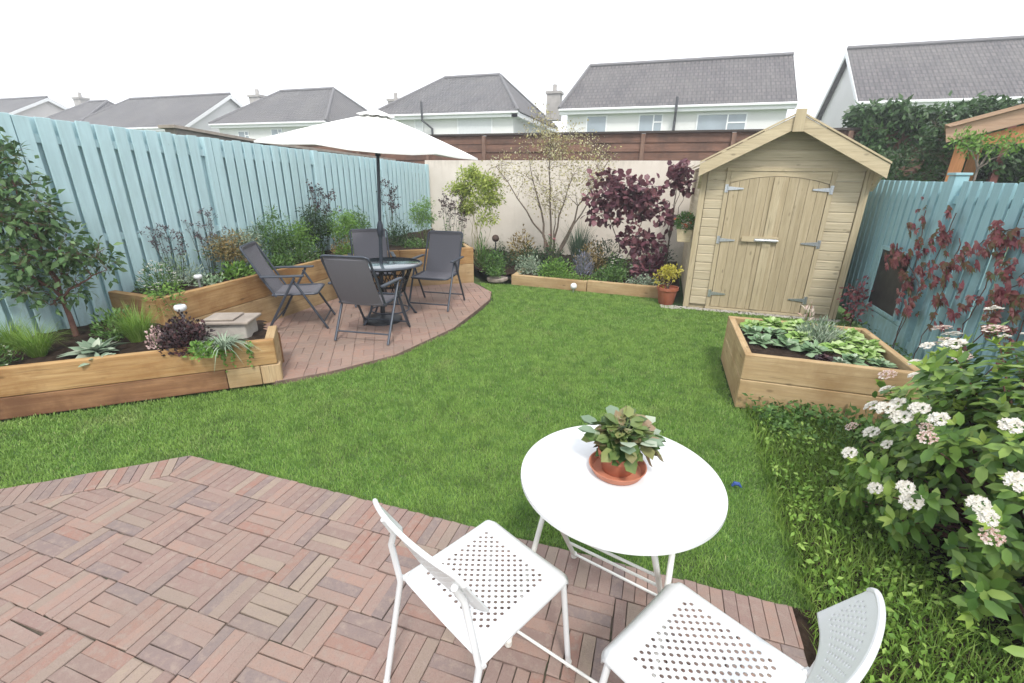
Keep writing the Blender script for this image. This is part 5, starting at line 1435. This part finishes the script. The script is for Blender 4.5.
MB().tube([(0, 0, -.02), (0, 0, .41)], .012, 8).build('stem', M['black_metal'], ib)
for (x, y, s, rz, lb) in ((-2.60, 7.22, .20, .4, 'flat pale stone at the edge of the seating area'), (-2.72, 7.62, .17, 1.1, 'weathered stone behind the flat pale stone'), (-2.50, 7.50, .12, 2.2, 'small stone between the two larger stones')):
    g = rng(int(s * 1000)); mb = MB(); pr = []
    for k in range(7): pr.append((math.cos(k * 2 * PI / 7) * s * g.uniform(.8, 1.1), math.sin(k * 2 * PI / 7) * s * .7 * g.uniform(.8, 1.1)))
    mb.prism(pr, 'z', 0, .02 + s * .22)
    o = mb.build('rock', M['stone'], bevel=.018, loc=(x, y, .02), rot=(.06, -.05, rz)); tag(o, lb, 'stone')
# yellow shrub in a pot
yp = thing('potted_shrub', 'yellow leaved shrub in a terracotta pot beside the shed', 'plant', (.17, 6.78, 0))
MB().lathe([(0, .0), (.10, .0), (.105, .005), (.135, .20), (.15, .205), (.152, .245), (.138, .245), (.134, .215), (0, .21)], 36).build('pot', M['terracotta'], yp, smooth=True)
g = rng(71)
P, D = cluster_cloud(g, [(.0 + g.normal(0, .07), g.normal(0, .07), .46 + g.normal(0, .035)) for _ in range(16)] + [(-.13, 0, .34), (-.08, -.05, .30), (-.15, .05, .38)], 36, .075, .3)
LL = .042 * g.uniform(.6, 1.2, len(P)); leaves('foliage', P, D, rdir(g, len(P), 1), LL, LL * .5, LF['yellow'], yp)
mb = MB()
for k in range(7): mb.tube([(g.normal(0, .01), g.normal(0, .01), .2), (g.normal(0, .04), g.normal(0, .04), .34), (g.normal(0, .1), g.normal(0, .08), .45)], [.008, .006, .003], 6)
mb.build('stem', M['bark'], yp)
# wall pot on the shed side
hp = thing('hanging_planter', 'wooden wall pot with orange red flowers fixed to the side of the shed', 'planter', (.30, 7.0, .87))
MB().prism([(-.085, 0), (.085, 0), (.105, .17), (-.105, .17)], 'y', -.09, .09).build('pot', M['shed_trim_x'], hp, bevel=.005)
g = rng(72); P, D = ell(g, 520, (0, 0, .26), (.13, .14, .13)); leaves('foliage', P, unit(D + [0, 0, .5]), rdir(g, 520, 1), .055, .02, LF['green'], hp)
P, D = ell(g, 10, (0, 0, .31), (.12, .13, .10), .9); P = np.repeat(P, 9, 0); leaves('flowers', P + g.normal(0, .01, P.shape), rdir(g, len(P), .5), rdir(g, len(P), 1), .038, .03, LF['orange'], hp)

# ------------------------------------------------------------ vegetable planter
lt_ = [(.92, 4.55, 'l', .13), (1.10, 4.62, 'l', .14), (1.30, 4.62, 'l', .15), (1.52, 4.60, 's', .12), (1.70, 4.55, 'l', .12), (.88, 4.32, 'c', .12), (1.06, 4.36, 'c', .13), (1.24, 4.30, 'l', .13), (1.60, 4.32, 'l', .15), (1.74, 4.25, 'l', .12),
       (.90, 4.10, 'c', .12), (1.10, 4.10, 'c', .13), (1.28, 4.02, 'c', .12), (1.48, 4.10, 'l', .14), (1.64, 4.02, 'l', .13), (1.50, 3.86, 'c', .10), (1.30, 3.84, 'r', .08), (1.40, 3.80, 'w', .07), (1.68, 3.86, 'c', .09)]
for i, (x, y, k_, r_) in enumerate(lt_):
    mt_ = {'l': 'lettuce', 'c': 'cabbage', 's': 'lettuce', 'r': 'burgundy', 'w': 'silver'}[k_]
    nmk = {'l': 'lettuce', 's': 'lettuce', 'c': 'cabbage', 'r': 'red_lettuce', 'w': 'seedling'}[k_]
    row = 'back' if y > 4.45 else ('middle' if y > 4.2 else 'front')
    base_l = {'l': 'bright green lettuce', 's': 'bright green lettuce', 'c': 'blue green young cabbage', 'r': 'dark red lettuce', 'w': 'pale seedling'}[k_]
    cands = sorted([q[0] for q in lt_ if q[2] in ({'l', 's'} if k_ in 'ls' else {k_}) and ('back' if q[1] > 4.45 else ('middle' if q[1] > 4.2 else 'front')) == row])
    pos = cands.index(x); ord_ = ['leftmost', 'second', 'third', 'fourth', 'fifth', 'sixth'][pos]
    lab = f'{base_l} in the {row} of the vegetable planter' + ('' if len(cands) == 1 else (f', {ord_} of its row' if pos == 0 else f', {ord_} from the left'))
    rosette(nmk, lab, 'vegetable', (x, y, .385), r_, 24 if k_ in 'ls' else 15, .85 if k_ in 'ls' else .75, LF[mt_], 300 + i, .55, group='vegetables in the planter', nm2=True)
mound('silver_plant', 'feathery silver grey plant in the centre of the vegetable planter', 'plant', (1.40, 4.34, .385), (.18, .17), .17, 900, .07, .12, LF['silver'], 80, up=.9)
mound('dried_flower', 'beige dried flower heads at the back of the vegetable planter', 'plant', (1.38, 4.72, .385), (.05, .05), .27, 40, .06, .4, LF['pinkwhite'], 81, up=1.2)

# ------------------------------------------------------------ creeper on the right fence
cr_ = thing('red_creeper', 'red leaved creeper climbing over the teal fence by the mirror', 'climber', (RX - .08, 5.0, 0))
g = rng(90); mb = MB(); P = []
def cz(y): return .3 + .2 * math.sin(y * 3)
paths = [[(5.5, .05), (5.45, .6), (5.62, 1.15), (5.70, 1.50)], [(5.5, .05), (5.35, .7), (5.25, 1.2), (5.15, 1.50)], [(5.1, .05), (5.0, .6), (4.95, 1.0), (5.0, 1.30)], [(4.6, .05), (4.55, .6), (4.45, 1.0), (4.38, 1.28)],
         [(4.6, .05), (4.3, .6), (4.2, .95), (4.1, 1.2)], [(4.2, .05), (3.95, .6), (3.9, 1.0), (3.8, 1.2)], [(5.35, .7), (5.6, .85), (5.9, .98), (6.1, 1.05)], [(4.95, 1.0), (4.7, 1.25), (4.5, 1.36), (4.2, 1.42)], [(3.9, .1), (3.6, .6), (3.5, 1.0), (3.4, 1.25)]]
for pt in paths:
    pp = [Vector((RX - .09 - g.uniform(0, .03), y, z)) for y, z in pt]
    fine = []
    for i in range(len(pp) - 1):
        for k in range(6): fine.append(pp[i].lerp(pp[i + 1], k / 6) + Vector((0, g.normal(0, .015), 0)))
    mb.tube([q - Vector(cr_.location) for q in fine], .004, 5, cap=False)
    for q in fine[5:]:
        if g.random() < .85:
            c_ = q + Vector((-.03, g.normal(0, .07), g.normal(0, .06))); kk = g.integers(3, 7)
            for _ in range(kk): P.append((c_ + Vector((g.normal(0, .02), g.normal(0, .04), g.normal(0, .035))), g.random()))
mb.build('stem', M['bark_red'], cr_)
for nm_, mt_, lo, hi in (('foliage', 'red', 0, .62), ('foliage', 'redgreen', .62, 1.01)):
    Q = [q for q, r_ in P if lo <= r_ < hi]; k = 5
    # each leaf is five leaflets from one point
    Q = np.repeat(np.array([tuple(q - Vector(cr_.location)) for q in Q]), k, 0); n = len(Q)
    an = np.tile(np.arange(k) - 2, n // k) * .62 + np.repeat(g.normal(0, .5, n // k), k) - PI / 2
    D = np.stack([np.full(n, -.25), np.cos(an), np.sin(an)], 1); LL = .068 * np.repeat(g.uniform(.6, 1.3, n // k), k)
    leaves(nm_, Q, D, np.array([[-1, 0, .25]] * n) + g.normal(0, .15, (n, 3)), LL, LL * .42, LF[mt_], cr_, .15, .25)
woody('red_shrub', 'small red leaved shrub at the corner between the shed and the teal fence', 'shrub', (2.38, 6.45, 0), [((2.36, 6.42, .33), (.14, .22, .26), 1)], 18, 12, .08, .06, .5, LF['red'], M['bark_red'], .008, .06, 4, 91)

# ------------------------------------------------------------ white flowering bush on the right
vb = thing('flowering_bush', 'large glossy bush with flat white flower clusters at the right edge', 'bush', (1.78, 2.32, 0))
g = rng(95); vc = np.array([1.86, 2.34, .42]) - np.array([1.78, 2.32, 0]); vr = np.array([.78, .80, .66])
cl = []
for i in range(720):
    d = unit(g.normal(size=3)); 
    if d[2] < -.55: d[2] *= -.5
    lump = 1 + .13 * math.sin(d[0] * 7 + 1) * math.cos(d[1] * 6) + .07 * math.sin(d[2] * 11)
    q = (.55 + .45 * g.random() ** .6) * lump
    p = vc + d * q * vr
    if p[2] > .04: cl.append(p)
cl = np.array(cl)
P = []; D = []; U = []
for c_ in cl:
    k = 17; o_ = unit(c_ - vc * np.array([1, 1, .4])); a = np.arange(k) * 2.4 + g.uniform(0, 6)
    t1 = unit(np.cross(o_, [0.1, 0, 1.])); t2 = np.cross(o_, t1); 
    lv = np.linspace(-.10, .03, k)
    for i in range(k):
        P.append(c_ + o_ * lv[i] + g.normal(0, .01, 3)); D.append(t1 * math.cos(a[i]) + t2 * math.sin(a[i]) + o_ * g.uniform(.1, .7) + g.normal(0, .12, 3)); U.append(o_ + np.array([0, 0, .7]))
n = len(P); LL = .072 * g.uniform(.6, 1.2, n); leaves('foliage', np.array(P), np.array(D), np.array(U), LL, LL * .5, LF['viburnum'], vb, .22, .25, 'round')
tips = cl[g.random(len(cl)) < .4]; P = []; D = []; U = []
for c_ in tips:
    o_ = unit(c_ - vc * np.array([1, 1, .4])); t1 = unit(np.cross(o_, [0.1, 0, 1.])); t2 = np.cross(o_, t1)
    for i in range(5):
        a = i * 1.6 + g.uniform(0, 1); P.append(c_ + o_ * .045); D.append(t1 * math.cos(a) + t2 * math.sin(a) + o_ * 1.2); U.append(o_)
n = len(P); LL = .06 * g.uniform(.7, 1.1, n); leaves('young_foliage', np.array(P), np.array(D), np.array(U), LL, LL * .42, LF['vibtip'], vb, .2, .1)
mb = MB()
for i in range(0, len(cl), 2):
    e = Vector(cl[i]); s = Vector((g.normal(.05, .06), g.normal(0, .06), 0)); m1 = s.lerp(e, .5) + Vector((0, 0, .06)); mb.tube([s, m1, e], [.011, .007, .003], 6, cap=False)
mb.build('branch', M['bark_red'], vb)
# flower clusters: one mesh, many linked parts
def corymb(seed, bud):
    g = rng(seed); m_ = 40; a = g.uniform(0, 2 * PI, m_); r_ = .040 * g.random(m_) ** .5
    c_ = np.stack([np.cos(a) * r_, np.sin(a) * r_, .012 - r_ * r_ * 6 + g.normal(0, .003, m_)], 1); k = 5
    PP = np.repeat(c_, k, 0); an = np.tile(np.arange(k) * 2 * PI / k, m_) + np.repeat(g.uniform(0, 2, m_), k)
    DD = np.stack([np.cos(an), np.sin(an), np.full(m_ * k, .35)], 1)
    UU = np.array([[0, 0, 1.]] * (m_ * k)) + g.normal(0, .2, (m_ * k, 3))
    n = m_ * k
    o = leaves('flower_cluster', PP, DD, UU, .0125 if not bud else .009, .010 if not bud else .008, LF['pinkwhite' if bud else 'white'], vb, .1, .1)
    return o
fl = [corymb(1, False), corymb(2, False), corymb(3, True)]
top_cl = []
camdir = unit(np.array([-1.78, -2.32, 1.2]))
order = g.permutation(len(cl))
for i in order:
    c_ = cl[i]; o_ = unit(c_ - vc * np.array([1, 1, .5]))
    if (o_ @ camdir > .25 or (o_[2] > .7 and o_ @ camdir > 0)) and c_[2] > .3 and c_[0] < .22 and np.linalg.norm((c_ - vc) / vr) > .80 and all(np.linalg.norm(c_ - q[0]) > .066 for q in top_cl): top_cl.append((c_, o_))
top_cl = top_cl[:97]
for i, (c_, o_) in enumerate(top_cl):
    s = fl[g.choice(3, p=[.42, .3, .28])]
    if i < 3: o = fl[i]
    else: o = s.copy(); C.objects.link(o); o.parent = vb
    up_ = Vector(unit(o_ + np.array([-.1, -.25, .75]))); o.location = Vector(c_ + o_ * .09) + Vector((0, 0, .025))
    o.rotation_mode = 'QUATERNION'; o.rotation_quaternion = up_.to_track_quat('Z', 'Y'); f_ = g.uniform(.55, 1.1); o.scale = (f_, f_, f_)

# ------------------------------------------------------------ greenery beyond the right fence
hd = thing('hedge', 'tall dark leafy hedge behind the shed and the right fence', 'hedge', (4.6, 10.6, 0))
g = rng(99); n = 62000
x = g.uniform(-1.55, 3.2, n); z = g.uniform(.9, 3.02, n) ; y = g.uniform(-.45, .4, n)
y = y - .16 * np.sin(x * 3.1) * np.sin(z * 3.7) - .08 * np.sin(x * 9) * np.cos(z * 8)
top_ = 2.93 + .07 * np.sin(x * 4) + .05 * np.sin(x * 11) + g.normal(0, .03, n)
k = z < top_
x, y, z = x[k], y[k], z[k]; P = np.stack([x, y, z], 1); n = len(P)
D = rdir(g, n, -.15); D[:, 1] -= .5; LL = .13 * g.uniform(.6, 1.2, n)
leaves('foliage', P, D, rdir(g, n, .9) + np.array([0, -.7, 0]), LL, LL * .42, LF['laurel'], hd)
mb = MB()
for i in range(16): xx = -1.4 + i * .3; mb.tube([(xx, 0, 0), (xx + .05, .03, 1.4), (xx - .04, 0, 2.7)], [.03, .022, .01], 6)
mb.build('stem', M['bark'], hd)
MB().box((5.05, 10.0, 0), (5.15, 10.1, 2.75)).build('post', plain('redpost', (.16, .055, .045), .8), hd).matrix_parent_inverse = Matrix.Translation(hd.location).inverted()
woody('ivy_bush', 'ivy like bush leaning against the neighbour orange post', 'bush', (3.5, 8.6, 0), [((3.62, 8.5, 2.25), (.34, .3, .26), 1.4), ((3.45, 8.6, 1.95), (.3, .3, .3), 1), ((3.1, 8.8, 1.9), (.35, .3, .35), 1)], 46, 26, .13, .075, .5, LF['laurel'], M['bark'], .02, 1.2, 2, 101)
woody('standard_tree', 'small pale leaved standard tree in front of the neighbour shelter', 'tree', (3.42, 7.05, 0), [((3.42, 7.05, 2.14), (.34, .28, .11), 1)], 26, 26, .09, .05, .5, LF['bright'], M['bark_pale'], .016, 1.85, 1, 102)
# small blue thing lying on the lawn
bt_ = MB().tube([(-.022, 0, .0), (-.01, .004, .018), (.012, .002, .02), (.028, -.004, .004)], [.006, .013, .012, .004], 8).build('toy_fragment', plain('blue', (.03, .07, .25), .5), smooth=True, loc=(.585, 2.51, .012))
tag(bt_, 'tiny blue scrap lying on the lawn beside the white table', 'scrap')

# ------------------------------------------------------------ thin damp air
hz_ = MB().box((-161, -31, -1.1), (131, 171, 9.6)).build('haze', None)
hm_ = bpy.data.materials.new('haze'); hm_.use_nodes = True; hn = hm_.node_tree; hn.nodes.clear()
pv = hn.nodes.new('ShaderNodeVolumePrincipled'); pv.inputs['Color'].default_value = (.93, .95, 1, 1); pv.inputs['Density'].default_value = .0045; pv.inputs['Anisotropy'].default_value = .2
ho = hn.nodes.new('ShaderNodeOutputMaterial'); hn.links.new(pv.outputs[0], ho.inputs['Volume'])
hz_.data.materials.append(hm_); tag(hz_, 'thin pale haze lying over the gardens and the far houses', 'haze', kind='stuff')
